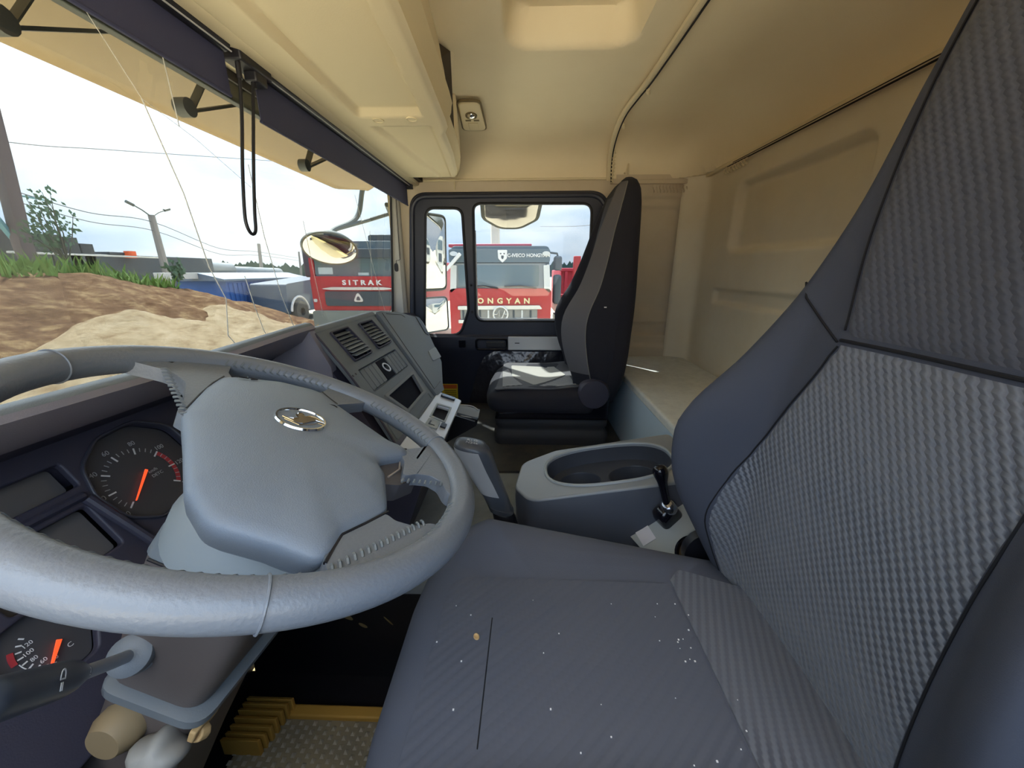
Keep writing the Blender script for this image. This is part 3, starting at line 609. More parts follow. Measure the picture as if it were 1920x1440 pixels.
# ================================================================== SUN BLIND
SB = thing('sun_blind', 'dark navy roller sun blind in two lengths hanging along the top of the windshield', 'blind', (1.0, 0.57, 1.31))
for x0, x1, zb in ((-0.12, 0.842, 1.328), (0.925, 2.0, 1.312)):
    mb = MB(); mb.box((x0, 0.5725, zb), (x1, 0.5745, 1.415)); mb.build('blind_fabric', BLINDM, SB)
    mb = MB(); mb.tube([(x0, 0.5735, zb), (x1, 0.5735, zb)], 0.0035, 8); mb.build('hem_bar', BLINDM, SB)
    mb = MB(); mb.tube([(x0, 0.566, 1.408), (x1-0.004, 0.566, 1.408)], 0.012, 12); mb.build('roller', BLACK, SB)
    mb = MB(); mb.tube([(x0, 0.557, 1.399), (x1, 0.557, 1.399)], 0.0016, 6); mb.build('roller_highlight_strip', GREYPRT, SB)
mb = MB(); mb.box((0.85, 0.545, 1.390), (0.945, 0.585, 1.430)); mb.box((0.893, 0.548, 1.372), (0.93, 0.575, 1.395)); mb.build('centre_bracket', BLACK, SB, bevel=0.004)
mb = MB(); mb.box((1.995, 0.545, 1.385), (2.015, 0.585, 1.43)); mb.build('end_cap', BLACK, SB, bevel=0.003)
cd = thing('blind_cord', 'long black pull cord loop hanging from the sun blind', 'cord', (0.85, 0.56, 1.07))
loop = cr_path([(0.861, 0.56, 1.385), (0.845, 0.56, 1.30), (0.818, 0.56, 1.20), (0.800, 0.56, 1.12), (0.798, 0.56, 1.090), (0.808, 0.56, 1.074), (0.822, 0.56, 1.082), (0.830, 0.56, 1.12), (0.850, 0.56, 1.20), (0.878, 0.56, 1.30), (0.902, 0.56, 1.385)], 6)
mb = MB(); mb.tube(loop, 0.0032, 8); mb.build('loop', BLACK, cd)
for x in (0.860, 0.901): 
    mb = MB(); mb.tube([(x, 0.56, 1.39), (x-0.002, 0.56, 1.362)], 0.005, 8); mb.build('cord_sleeve', BLACK, cd)

# ================================================================== DASHBOARD
SCREENM = mat('matt_black_screen', (0.006, 0.006, 0.012), 0.7, spec=0.15)
SLATM = mat('vent_slat_grey', (0.16, 0.18, 0.20), 0.4)
DB = thing('dashboard', 'grey and black truck dashboard with vents, switch row, screen slot and silver lower shelf', 'dashboard', (1.0, 0.6, 0.3))
ST = frame((0.970, 0.5418, 0.8473), (0.99682, -0.07527, 0.026), (0.03068, 0.66424, 0.74689))
# hood over the instruments
def hood(prof, xs_): return [[(x, y, z+0.012*sm(0.45, 0.85, x)) for y, z in prof] for x in xs_]
xs_h = lin(-0.02, 0.93, 24)
def hoodr(prof):
    out = []
    for x in lin(-0.02, 0.955, 30):
        k = sm(0.62, 0.95, x); out.append([(x, y-0.035*k*w_, z+0.021*k*w_-0.006*sm(0.30, -0.02, x)) for y, z, w_ in prof])
    return out
mb = MB(); mb.rings(hoodr([(0.581, 0.838, 1), (0.580, 0.846, 1), (0.586, 0.851, 1), (0.600, 0.852, 1), (0.630, 0.846, .7), (0.715, 0.792, 0), (0.715, 0.76, 0), (0.62, 0.80, .5)])); mb.build('hood_top', DASHM, DB, smooth=50)
mb = MB(); mb.rings(hoodr([(0.580, 0.846, 1), (0.574, 0.838, 1), (0.600, 0.806, 1), (0.676, 0.767, 0.1), (0.69, 0.775, 0), (0.66, 0.81, .3), (0.590, 0.846, 1)])); mb.build('hood_face', HOODF, DB, smooth=50)
mb = MB(); mb.rings([[(x, y, z) for y, z in [(0.545, 0.855), (0.50, 0.76), (0.50, 0.72), (0.66, 0.60), (0.69, 0.78)]] for x in (0.93, 0.955)]); mb.build('hood_end', HOODF, DB)
mb = MB(); mb.rings([[(x, y, z) for y, z in [(0.62, 0.80), (0.715, 0.78), (0.715, 0.30), (0.68, 0.30), (0.68, 0.76)]] for x in (-0.02, 1.3)]); mb.build('inner_body', DASHD, DB)
# fascia plate of the centre stack with openings
stack = rpoly([(-0.018, -0.001), (0.325, -0.001), (0.222, -0.352), (-0.113, -0.356), (-0.048, -0.173)], [0.012, 0.004, 0.008, 0.006, 0.04], 5)
v1 = rpoly([(0.034, -0.012), (0.128, -0.012), (0.128, -0.115), (0.022, -0.116)], 0.005, 3)
v2 = rpoly([(0.190, -0.013), (0.278, -0.013), (0.272, -0.113), (0.172, -0.114)], 0.005, 3)
bt = rpoly([(0.106, -0.149), (0.174, -0.149), (0.162, -0.197), (0.097, -0.198)], 0.002, 2)
scn = rpoly([(0.022, -0.246), (0.223, -0.242), (0.190, -0.304), (0.044, -0.309)], 0.003, 2)
swr = rpoly([(0.006, -0.140), (0.260, -0.139), (0.242, -0.209), (-0.012, -0.214)], 0.004, 3)
shape('fascia', [stack, v1, v2, swr, scn], ST @ Matrix.Translation((0, 0, -0.006)), 0.012, DASHM, DB, bevel=0.0015)
mb = MB(); mb.prism(stack, -0.16, -0.034, ST); mb.build('stack_body', DASHD, DB)
mb = MB()
pr = []
for x in lin(-0.02, 0.335, 6):
    pr.append([ST @ V((x, y, z)) for y, z in rpoly([(-0.004, -0.012), (-0.003, 0.0015), (0.016, -0.002), (0.040, -0.045), (0.038, -0.13), (0.0, -0.13)], [0, 0.004, 0.012, 0.02, 0, 0], 4)])
mb = MB(); mb.rings(pr); mb.build('stack_top', DASHM, DB, smooth=50)
for lp, nm in ((v1, 'left'), (v2, 'right')):
    vt = shape('air_vent', [lp, [(x+(0.004 if x < sum(p[0] for p in lp)/len(lp) else -0.004), y+(0.004 if y < -0.064 else -0.004)) for x, y in lp]], ST @ Matrix.Translation((0, 0, 0.001)), 0.008, DASHD, DB)
    x0 = min(p[0] for p in lp); x1 = max(p[0] for p in lp)
    mb = MB(); mb.prism([(x0, -0.11), (x1, -0.11), (x1, -0.014), (x0, -0.014)], -0.033, -0.030, ST); mb.build('vent_back', BLACK, vt)
    for k in range(7):
        y = -0.026-k*0.0125; lift = 0.002+0.010*sm(1, 6, k); xa = x0+0.014*(k/7.0)*(-0.4)+0.012; xb = x1-0.008
        T = ST @ Matrix.Translation((0, y, -0.004+lift)) @ Matrix.Rotation(math.radians(-38), 4, 'X')
        mb = MB(); mb.box((xa, -0.0075, -0.0008), (xb, 0.0075, 0.0008), T); mb.build('slat', SLATM if k > 1 else DASHM, vt, bevel=0.0004)
    for xx in lin(x0+0.02, x1-0.02, 4):
        mb = MB(); mb.box((xx-0.0008, -0.108, -0.028), (xx+0.0008, -0.022, -0.012), ST); mb.build('vane', DASHD, vt)
# switch row
sw = MB(); sw.prism(swr, -0.014, -0.010, ST); sw = sw.build('switch_row', DASHM, DB)
def swx(t, s): # s 0 top,1 bottom
    return (0.010+(0.256-0.010)*t)*(1-s)+(-0.008+(0.238+0.008)*t)*s
def switch(t0, t1, mt, nm, par, h=0.004, inset=0.0015):
    p = rpoly([(swx(t0, 0)+inset, -0.144), (swx(t1, 0)-inset, -0.144), (swx(t1, 1)-inset, -0.207), (swx(t0, 1)+inset, -0.208)], 0.002, 2)
    mb = MB(); mb.prism(p, -0.010, h-0.006, ST); return mb.build(nm, mt, par, bevel=0.001)
for i in range(4): switch(i*0.096, (i+1)*0.096, DASHM, 'switch_blank', sw)
for i in range(4): switch(0.64+i*0.09, 0.64+(i+1)*0.09, DASHM, 'switch_blank', sw)
bk = switch(0.392, 0.632, SCREENM, 'start_button', sw, 0.003)
mb = MB(); mb.lathe([(0.0165, 0), (0.0165, 0.002), (0.012, 0.002), (0.012, 0.0)], ST @ Matrix.Translation((0.134, -0.174, -0.003)), 24); mb.build('button_ring', SILVER, sw)
for x, y in ((-0.032, -0.147), (-0.016, -0.146)):
    mb = MB(); mb.lathe([(0.0035, 0), (0.0035, 0.0012), (0, 0.0012)], ST @ Matrix.Translation((x, y, -0.001)), 10); mb.build('sensor_hole', BLACK, DB)
mb = MB(); mb.prism(scn, -0.012, -0.008, ST); mb.build('screen', SCREENM, DB)
shape('screen_bezel', [rpoly([(0.008, -0.236), (0.238, -0.232), (0.202, -0.312), (0.032, -0.318)], 0.003, 2), scn], ST @ Matrix.Translation((0, 0, 0.001)), 0.004, GREYP, DB, bevel=0.001)
shape('lower_bezel', [rpoly([(0.018, -0.322), (0.214, -0.317), (0.206, -0.344), (0.0, -0.349)], 0.003, 2), rpoly([(0.030, -0.326), (0.206, -0.321), (0.200, -0.339), (0.014, -0.344)], 0.002, 2)], ST @ Matrix.Translation((0, 0, 0.001)), 0.003, DASHM, DB)
mb = MB(); mb.prism(rpoly([(-0.075, -0.29), (-0.058, -0.34), (-0.098, -0.346)], 0.006), 0.0, 0.0025, ST); mb.build('side_tray_lid', DASHM, DB, bevel=0.001)
for pl in ([(-0.018, -0.003), (-0.048, -0.173), (-0.113, -0.352)],):
    mb = MB(); mb.tube([ST @ V((x, y, 0.0)) for x, y in cr_path([(a, b, 0) for a, b in pl]) and [(p.x, p.y) for p in cr_path([(a, b, 0) for a, b in pl])]], 0.003, 6); mb.build('edge_bead', DASHD, DB)
# passenger side panel and glovebox
pp_ = rpoly([(0.335, 0.004), (0.375, 0.004), (0.488, -0.020), (0.628, -0.080), (0.600, -0.125), (0.468, -0.272), (0.330, -0.335), (0.306, -0.352), (0.232, -0.348), (0.338, -0.015)], [0.004, 0.01, 0.02, 0.03, 0.03, 0.05, 0.03, 0.01, 0.01, 0], 5)
mb = MB(); mb.prism(pp_, -0.18, 0.006, ST); mb.build('passenger_panel', DASHM, DB, bevel=0.010, smooth=50)
mb = MB(); mb.tube([ST @ V(p) for p in ((0.372, -0.005, 0.0062), (0.252, -0.325, 0.0062))], 0.0012, 5); mb.tube([ST @ V(p) for p in ((0.252, -0.325, 0.0062), (0.33, -0.322, 0.0062))], 0.0012, 5)
mb.tube([ST @ V(p) for p in ((0.395, -0.012, 0.0062), (0.495, -0.035, 0.0062), (0.505, -0.050, 0.0062))], 0.0012, 5); mb.build('panel_joint', BLACK, DB)
shape('side_slot', [rpoly([(0.595, -0.062), (0.618, -0.078), (0.560, -0.160), (0.545, -0.145)], 0.004)], ST @ Matrix.Translation((0, 0, 0.007)), 0.003, BLACK, DB)
mb = MB(); mb.prism(rpoly([(0.438, -0.210), (0.520, -0.212), (0.492, -0.258), (0.405, -0.250)], 0.006), 0.004, 0.009, ST); mb.build('panel_tab', LGREY, DB, bevel=0.002)
mb = MB(); mb.rings([[(x, y, z) for y, z in rpoly([(0.575, 0.30), (0.560, 0.762), (0.60, 0.785), (0.70, 0.785), (0.70, 0.30)], [0, 0.02, 0.03, 0, 0], 5)] for x in (1.30, 2.033)]); mb.build('passenger_body', DASHD, DB, smooth=50)
# silver lower shelf
SLT = frame((1.22, 0.2917, 0.595), (1, 0, 0), (0, -0.943, -0.334), (0, -0.334, 0.943))
sq = rpoly([(-0.104, 0.020), (-0.098, 0.060), (-0.205, 0.063), (-0.196, 0.023)], 0.003)
shape('silver_shelf', [rpoly([(-0.52, -0.004), (0.016, -0.004), (0.004, 0.084), (-0.50, 0.090)], [0.004, 0.006, 0.012, 0.004]), sq], SLT @ Matrix.Translation((0, 0, -0.003)), 0.012, SILVER, DB, bevel=0.003)
mb = MB(); mb.prism([(-0.50, -0.02), (0.010, -0.02), (0.0, 0.078), (-0.49, 0.082)], -0.26, -0.012, SLT); mb.build('shelf_body', DASHD, DB)
shape('square_surround', [rpoly([(-0.094, 0.015), (-0.090, 0.065), (-0.214, 0.068), (-0.206, 0.018)], 0.004), sq], SLT @ Matrix.Translation((0, 0, 0.004)), 0.003, LGREY, DB)
mb = MB(); mb.prism(sq, -0.011, -0.009, SLT); mb.build('square_well', SCREENM, DB)
mb = MB(); mb.prism(rrect(-0.028, 0.012, -0.008, 0.062, 0.008), 0.002, 0.010, SLT); mb.build('slot_button', GLOSSB, DB, bevel=0.003)
mb = MB(); mb.prism(rrect(-0.275, 0.020, -0.222, 0.056, 0.008), 0.002, 0.008, SLT); mb.build('rocker', LGREY, DB, bevel=0.003)
mb = MB(); mb.box((-0.262, 0.028, 0.008), (-0.238, 0.032, 0.0095), SLT); mb.box((-0.262, 0.028, 0.008), (-0.259, 0.046, 0.0095), SLT); mb.build('rocker_mark', BLACK, DB)
mb = MB(); mb.prism(rrect(-0.250, 0.060, -0.225, 0.076, 0.003), 0.002, 0.008, SLT); mb.build('small_socket', BLACK, DB, bevel=0.002)
for x in (-0.30, -0.50):
    pass
# pull-out holder beside the shelf
H = MB(); H.rings([[(1.255, 0.235, 0.505), (1.255, 0.165, 0.485), (1.255, 0.160, 0.492), (1.255, 0.235, 0.512)], [(1.315, 0.235, 0.515), (1.315, 0.165, 0.495), (1.315, 0.160, 0.502), (1.315, 0.235, 0.522)]])
H = H.build('pull_out_holder', GREYP, DB)
mb = MB(); mb.rings([[(1.235, 0.28, 0.40), (1.235, 0.165, 0.47), (1.235, 0.170, 0.485), (1.235, 0.28, 0.52)], [(1.33, 0.28, 0.40), (1.33, 0.165, 0.47), (1.33, 0.170, 0.485), (1.33, 0.28, 0.52)]]); mb.build('holder_body', BLACK, H)
mb = MB(); mb.tube(cr_path([(1.26, 0.30, 0.53), (1.27, 0.25, 0.535), (1.29, 0.19, 0.525), (1.30, 0.165, 0.505)]), 0.0022, 6); mb.tube(cr_path([(1.245, 0.27, 0.50), (1.25, 0.22, 0.50), (1.26, 0.17, 0.488)]), 0.0022, 6); mb.build('wire_arm', SILVER, H)
# lower beige strip of the dash in the footwell and lower dark panels
mb = MB(); mb.rings([[(x, 0.328, z), (x, 0.318, z-0.003), (x, 0.316, z+0.007), (x, 0.326, z+0.010)] for x, z in ((0.62, 0.425), (1.12, 0.405))]); mb.build('beige_strip', mat('pale_beige_strip', (0.42, 0.36, 0.24), 0.6), DB)
mb = MB(); mb.rings([[(x, y, z) for y, z in [(0.45, 0.555), (0.43, 0.44), (0.44, 0.40), (0.60, 0.34), (0.68, 0.45), (0.68, 0.60)]] for x in (0.50, 0.70)]); mb.build('knee_panel', DASHD, DB, bevel=0.006)
mb = MB(); mb.box((0.70, 0.345, 0.26), (1.22, 0.70, 0.44)); mb.build('lower_body', BLACK, DB, bevel=0.01)
mb = MB(); mb.prism(rpoly([(0.30, -0.10), (0.38, -0.06), (0.375, -0.12), (0.32, -0.15)], 0.01), 0.0, 0.01, frame((0.542, .60, .690), (1, 0, 0), (0, .5, .866))); mb.build('side_display', DISPLAY, DB)

# ================================================================== INSTRUMENT CLUSTER
IC = thing('instrument_cluster', 'dark instrument panel with a speedometer and temperature gauge behind the wheel', 'instrument panel', (0.40, 0.62, 0.5))
CT = frame((0.542, 0.634, 0.680), (1, 0, 0), (0, 0.5, 0.866))
spd = rpoly([(-0.080, 0.0), (-0.068, 0.044), (-0.028, 0.074), (0.030, 0.080), (0.074, 0.050), (0.082, -0.01), (0.052, -0.070), (-0.034, -0.078), (-0.070, -0.050)], 0.035, 5)
tmp = rpoly([(-0.262, -0.17), (-0.262, -0.09), (-0.20, -0.082), (-0.168, -0.125), (-0.195, -0.17)], 0.012, 4)
sc1 = rpoly([(-0.236, 0.022), (-0.085, 0.024), (-0.085, 0.063), (-0.236, 0.063)], 0.006); sc2 = rrect(-0.224, -0.078, -0.097, -0.006, 0.006)
shape('face_plate', [rpoly([(-0.50, -0.26), (0.40, -0.26), (0.40, 0.10), (-0.50, 0.10)], 0.01), spd, tmp, sc1, sc2], CT, 0.012, DASHD, IC, bevel=0.003)
mb = MB(); mb.box((-0.50, -0.26, -0.04), (0.40, 0.10, -0.034), CT); mb.build('back_plate', BLACK, IC)
mb = MB(); mb.prism([(p[0]*1.02, p[1]*1.02) for p in sc1], -0.020, -0.016, CT); mb.build('upper_display', DISPLAY, IC)
mb = MB(); mb.prism([(p[0], p[1]) for p in sc2], -0.016, -0.012, CT); mb.build('lower_display', DISPLAY, IC)
mb = MB(); mb.tube([CT @ V(p) for p in ((-0.093, 0.002, 0.010), (-0.072, -0.10, 0.010), (-0.068, -0.20, 0.008))], 0.007, 10); mb.tube([CT @ V(p) for p in ((-0.24, 0.008, 0.008), (-0.093, 0.008, 0.008))], 0.006, 8); mb.build('divider_bar', DASHD, IC)
shape('speedometer_bezel', [[(x*1.06, y*1.06) for x, y in spd], spd], CT @ Matrix.Translation((0, 0, 0.005)), 0.012, mat('bezel_plastic', (0.05, 0.05, 0.065), 0.35), IC, bevel=0.003)
SP = MB(); SP.prism(spd, -0.010, -0.006, CT); SP = SP.build('speedometer', DIAL, IC)
PC = CT @ Matrix.Translation((-0.007, -0.010, -0.0055))
for i in range(29):
    a = math.radians(-145-36.5*i/4.0); big = i % 4 == 0; ln = 0.011 if big else 0.0065; wd = 0.0011 if big else 0.0005
    T = PC @ Matrix.Rotation(a, 4, 'Z'); r1 = 0.0545
    mb = MB(); mb.box((r1-ln, -wd, 0), (r1, wd, 0.0006), T); mb.build('tick', WHITEP if big else GREYPRT, SP)
    if big:
        r = 0.0635; text('numeral', str(i*5), 0.0105, PC @ Matrix.Translation((r*math.cos(a), r*math.sin(a), 0.0003)), GREYPRT, SP, depth=0.0004)
mb = MB(); n_ = 30
for k in range(n_):
    a0 = math.radians(-327.5-73*k/n_); a1 = math.radians(-327.5-73*(k+1)/n_)
    mb.add([(0.0475*math.cos(a0), 0.0475*math.sin(a0), 0), (0.0475*math.cos(a1), 0.0475*math.sin(a1), 0), (0.0548*math.cos(a1), 0.0548*math.sin(a1), 0), (0.0548*math.cos(a0), 0.0548*math.sin(a0), 0)], [(0, 1, 2, 3)], PC @ Matrix.Translation((0, 0, 0.0003)))
mb.build('red_band', REDP, SP, smooth=0)
text('unit_text', 'km/h', 0.0075, PC @ Matrix.Translation((0.019, 0.004, 0.0003)), GREYPRT, SP, depth=0.0004)
text('unit_text', 'DETC', 0.0075, PC @ Matrix.Translation((0.021, -0.005, 0.0003)), GREYPRT, SP, depth=0.0004)
a = math.radians(-141); T = PC @ Matrix.Translation((0.004, 0.006, 0.004)) @ Matrix.Rotation(a, 4, 'Z')
mb = MB(); mb.prism([(-0.006, -0.0022), (0.050, -0.0008), (0.050, 0.0008), (-0.006, 0.0022)], 0, 0.002, T); mb.build('needle', NEEDLE, SP, bevel=0.0004)
TG = MB(); TG.prism(tmp, -0.010, -0.006, CT); TG = TG.build('temperature_gauge', DIAL, IC)
TC = CT @ Matrix.Translation((-0.210, -0.128, -0.0055))
for i in range(9):
    a = math.radians(125+i*14.5); T = TC @ Matrix.Rotation(a, 4, 'Z')
    mb = MB(); mb.box((0.026, -0.0008, 0), (0.031, 0.0008, 0.0006), T); mb.build('tick', WHITEP, TG)
for i, s_ in enumerate(('120', '100', '80', '60', '40')):
    a = math.radians(140+i*25); text('numeral', s_, 0.0065, TC @ Matrix.Translation((0.0215*math.cos(a), 0.0215*math.sin(a), 0.0003)), WHITEP, TG, depth=0.0004)
mb = MB(); mb.tube([TC @ V((0.032*math.cos(math.radians(a)), 0.032*math.sin(math.radians(a)), 0.0005)) for a in range(178, 250, 6)], 0.0006, 4); mb.build('scale_line', WHITEP, TG)
mb = MB(); mb.tube([TC @ V((0.035*math.cos(math.radians(a)), 0.035*math.sin(math.radians(a)), 0.0)) for a in range(150, 176, 5)], 0.003, 4); mb.build('red_band', REDP, TG)
text('letter', 'C', 0.008, TC @ Matrix.Translation((0.006, -0.018, 0.0003)), WHITEP, TG, depth=0.0004)
T = TC @ Matrix.Translation((-0.003, -0.008, 0.003)) @ Matrix.Rotation(math.radians(-137), 4, 'Z')
mb = MB(); mb.prism([(-0.006, -0.0025), (0.020, -0.0012), (0.020, 0.0012), (-0.006, 0.0025)], 0, 0.002, T); mb.build('needle', NEEDLE, TG, bevel=0.0004)
mb = MB(); mb.lathe([(0.0035, 0), (0.0035, 0.001), (0, 0.001)], CT @ Matrix.Translation((-0.184, -0.118, -0.013)), 10); mb.build('amber_light', AMBER, IC)
shape('warning_pod', [rrect(-0.080, -0.175, -0.035, -0.115, 0.012), rrect(-0.078, -0.173, -0.037, -0.117, 0.011)], CT @ Matrix.Translation((0, 0, 0.006)), 0.002, GREYPRT, IC)
text('pod_symbol', '*', 0.016, CT @ Matrix.Translation((-0.050, -0.128, 0.008)), WHITEP, IC, depth=0.0004)
text('pod_symbol', '0', 0.010, CT @ Matrix.Translation((-0.060, -0.150, 0.008)), WHITEP, IC, depth=0.0004)

# ================================================================== STEERING WHEEL
WC = V((0.402, 0.2926, 0.805)); WN = V((0.11344, -0.40161, 0.90876)).normalized(); WX = V((0.9923, 0, -0.12387)); WY = WN.cross(WX).normalized(); WX = WY.cross(WN).normalized()
WT = frame(WC, WX, WY, WN)
SW = thing('steering_wheel', 'large grey leather steering wheel with four spokes and a round running-horse emblem on its hub', 'steering wheel', tuple(WC))
mmv = lambda pts: [(x/1000.0, y/1000.0) for x, y in pts]
mb = MB(); rr = []
for i in range(120):
    a = 2*pi*i/120; R_ = 0.235; rr.append((R_*math.cos(a), R_*math.sin(a), 0))
mb.tube(rr, 0.0178, 20, closed=True, T=WT, up=(0, 0, 1)); mb.build('rim', LEATHER, SW, smooth=80)
for ad_ in (-148, -43, 100):
    a = math.radians(ad_); c = V((0.235*math.cos(a), 0.235*math.sin(a), 0)); rad = V((math.cos(a), math.sin(a), 0))
    ring = [c+rad*0.0183*math.cos(t)+V((0, 0, 1))*0.0183*math.sin(t) for t in lin(0, 2*pi, 25)[:-1]]
    mb = MB(); mb.tube(ring, 0.0011, 6, closed=True, T=WT); mb.build('leather_seam', LEATHER, SW)
# spokes: stacked outlines for a rounded section
def pillow(poly, h, th, T, name, mt, parent, bev, **k):
    mb = MB(); mb.prism(poly, h-th, h, T); o = mb.build(name, mt, parent, smooth=60, **k); b = o.modifiers.new('b', 'BEVEL'); b.width = bev; b.segments = 5; b.limit_method = 'ANGLE'; b.angle_limit = math.radians(50); return o
A_ = rpoly(mmv([(-38, 80), (-34, 98), (-4, 118), (34, 150), (46, 182), (26, 226), (95, 212), (146, 180), (128, 168), (110, 156), (96, 138), (60, 100), (10, 70)]), [.006,.008,.03,.03,.03,.004,.004,.02,.02,.01,.01,.01,.01], 5)
B_ = rpoly(mmv([(140, 66), (183, 50), (205, 52), (226, 60), (238, 25), (234, -12), (216, -12), (196, -4), (160, 10), (120, 25)]), 0.012, 4)
C_ = rpoly(mmv([(104, -112), (110, -128), (134, -143), (152, -150), (172, -160), (130, -196), (88, -218), (44, -234), (32, -214), (58, -196), (62, -180), (50, -162), (30, -148), (70, -138)]), 0.012, 4)
D_ = rpoly(mmv([(-146, -138), (-114, -134), (-56, -158), (-62, -172), (-58, -192), (-38, -210), (-50, -234), (-110, -210), (-160, -176), (-166, -158)]), 0.012, 4)
for p in (A_, B_, C_, D_): pillow(p, 0.004, 0.018, WT, 'spoke', LEATHER, SW, 0.0075)
REC = rpoly(mmv([(8, -128), (40, -100), (64, -112), (104, -118), (108, -132), (60, -165), (24, -150)]), 0.008, 4)
mb = MB(); mb.prism(REC, -0.030, -0.006, WT); mb.build('switch_recess', mat('taupe_plastic', (0.085, 0.080, 0.085), 0.5), SW, bevel=0.004)
mb = MB(); mb.tube([WT @ V((x/1000, y/1000, -0.005)) for x, y in ((30, -132), (60, -137), (96, -126))], 0.0016, 6); mb.build('recess_strip', mat('pale_strip', (0.33, 0.29, 0.26), 0.5), SW)
# hub pad
pad = rpoly(mmv([(-32, 94), (-79, 47), (-133, -5), (-158, -46), (-150, -100), (-150, -143), (-113, -138), (-80, -150), (-50, -160), (17, -130), (40, -108), (66, -122), (92, -137), (109, -129), (107, -107), (160, 14), (182, 52), (152, 106), (93, 150), (40, 130)]), 0.034, 5)
pcx, pcy = 0.012, 0.002
def padring(s, h): return [WT @ V((pcx+(x-pcx)*s, pcy+(y-pcy)*s, h)) for x, y in pad]
mb = MB(); mb.rings([padring(0.80, -0.05), padring(0.93, -0.028), padring(0.985, -0.010), padring(1.0, 0.000), padring(0.985, 0.005), padring(0.93, 0.009), padring(0.8, 0.013), padring(0.6, 0.017), padring(0.35, 0.0195), padring(0.12, 0.020), padring(0.01, 0.020)])
mb.build('hub_pad', PADM, SW, smooth=75)
# emblem
EMB = 0.80
eT = WT @ Matrix.Translation((0.031, -0.002, 0.0205)) @ Matrix.Rotation(math.radians(-6), 4, 'Z') @ Matrix.Scale(EMB, 4)
EM = MB(); EM.lathe([(0.0365, -0.004), (0.038, 0.0), (0.0365, 0.003), (0.034, 0.003), (0.0325, 0.0), (0.0325, -0.003)], eT, 48); EM = EM.build('emblem', CHROME, SW, label='round chrome emblem')
mb = MB(); mb.lathe([(0.033, -0.002), (0.033, 0.0003), (0, 0.0006)], eT, 36); mb.build('emblem_disc', PADM, EM)
hp = [(-29, 6), (-16, -10), (-8, -13), (8, -9), (22, -6), (33, -16), (29, -1), (20, 5), (10, 4), (11, 13), (4, 14), (1, 10), (-3, 10), (-4, 2), (-14, 0)]
Trot = eT @ Matrix.Rotation(math.radians(-26), 4, 'Z') @ Matrix.Diagonal((0.88, 1.3, 1, 1))
mb = MB(); mb.prism([(x*1.0/1000, y*1.0/1000) for x, y in hp], 0.0, 0.0022, Trot); mb.build('running_horse', BRONZE, EM, bevel=0.0004)
mb = MB(); mb.tube([Trot @ V((x*1.0/1000, y*1.0/1000, 0.0022)) for x, y in hp], 0.0008, 5, closed=True); mb.tube([Trot @ V((x*1.0/1000, (y-4)*1.0/1000, 0.0012)) for x, y in ((-29, 5), (-15, -11), (8, -11), (22, -8), (30, -15))], 0.0007, 5); mb.build('emblem_outline', CHROME, EM)
# moulded marks on the pad and switch recess detail
def padz(x, y): return 0.016
mb = MB()
for pts in ([(92, 128), (100, 120), (104, 124)], [(100, 116), (108, 112), (104, 120)], [(126, 12), (132, 4), (130, -2)], [(-2, -92), (6, -88), (2, -80), (-4, -86), (-2, -92)]):
    mb.tube([WT @ V((x/1000, y/1000, 0.0125)) for x, y in pts], 0.0009, 5)
mb.build('moulded_mark', BLACK, SW)
mb = MB(); mb.tube([WT @ V((x/1000, y/1000, 0.0035)) for x, y in ((-150, -142), (-130, -139), (-112, -137), (-85, -148), (-52, -160))], 0.0018, 6)
mb.tube([WT @ V((x/1000, y/1000, 0.0035)) for x, y in ((93, 149), (60, 138), (20, 120), (-20, 100))], 0.0014, 6)
mb.tube([WT @ V((x/1000, y/1000, 0.0035)) for x, y in ((184, 50), (172, 30), (163, 12))], 0.0014, 6); mb.tube([WT @ V((x/1000, y/1000, 0.0035)) for x, y in ((109, -128), (100, -118), (86, -112))], 0.0016, 6); mb.build('pad_gap', BLACK, SW)
# stitching along the inside of the rim
mb = MB()
def stitch_arc(a0, a1, step=2.6, rr=0.2185, zz=0.0085):
    a = a0
    while (a < a1) if a1 > a0 else (a > a1):
        t = math.radians(a); t2 = math.radians(a+(1.5 if a1 > a0 else -1.5)); mb.tube([(rr*math.cos(t), rr*math.sin(t), zz-0.003), ((rr+0.003)*math.cos((t+t2)/2), (rr+0.003)*math.sin((t+t2)/2), zz+0.0020), ((rr+0.0085)*math.cos(t2), (rr+0.0085)*math.sin(t2), zz+0.0045)], 0.0017, 5, T=WT)
        mb.tube([(rr*math.cos(t2), rr*math.sin(t2), zz-0.006), (rr*math.cos(t), rr*math.sin(t), zz-0.003)], 0.0016, 5, T=WT); a += step if a1 > a0 else -step
stitch_arc(-142, -212); stitch_arc(54, 14); stitch_arc(-6, -44); stitch_arc(-88, -112)
for (p, q, n_) in (((20, -150), (50, -196), 8), ((-45, -200), (-150, -150), 16), ((45, 190), (-30, 92), 13)):
    for k in range(n_):
        t = k/(n_-1); x = (p[0]+(q[0]-p[0])*t)/1000; y = (p[1]+(q[1]-p[1])*t)/1000; d = V((q[0]-p[0], q[1]-p[1], 0)).normalized(); nn_ = V((-d.y, d.x, 0))
        c = V((x, y, 0.0035)); mb.tube([c-nn_*0.004, c+d*0.0025+V((0, 0, .002)), c+nn_*0.004+d*0.004], 0.0016, 5, T=WT)
mb.build('stitching', STITCH, SW, kind='stuff')
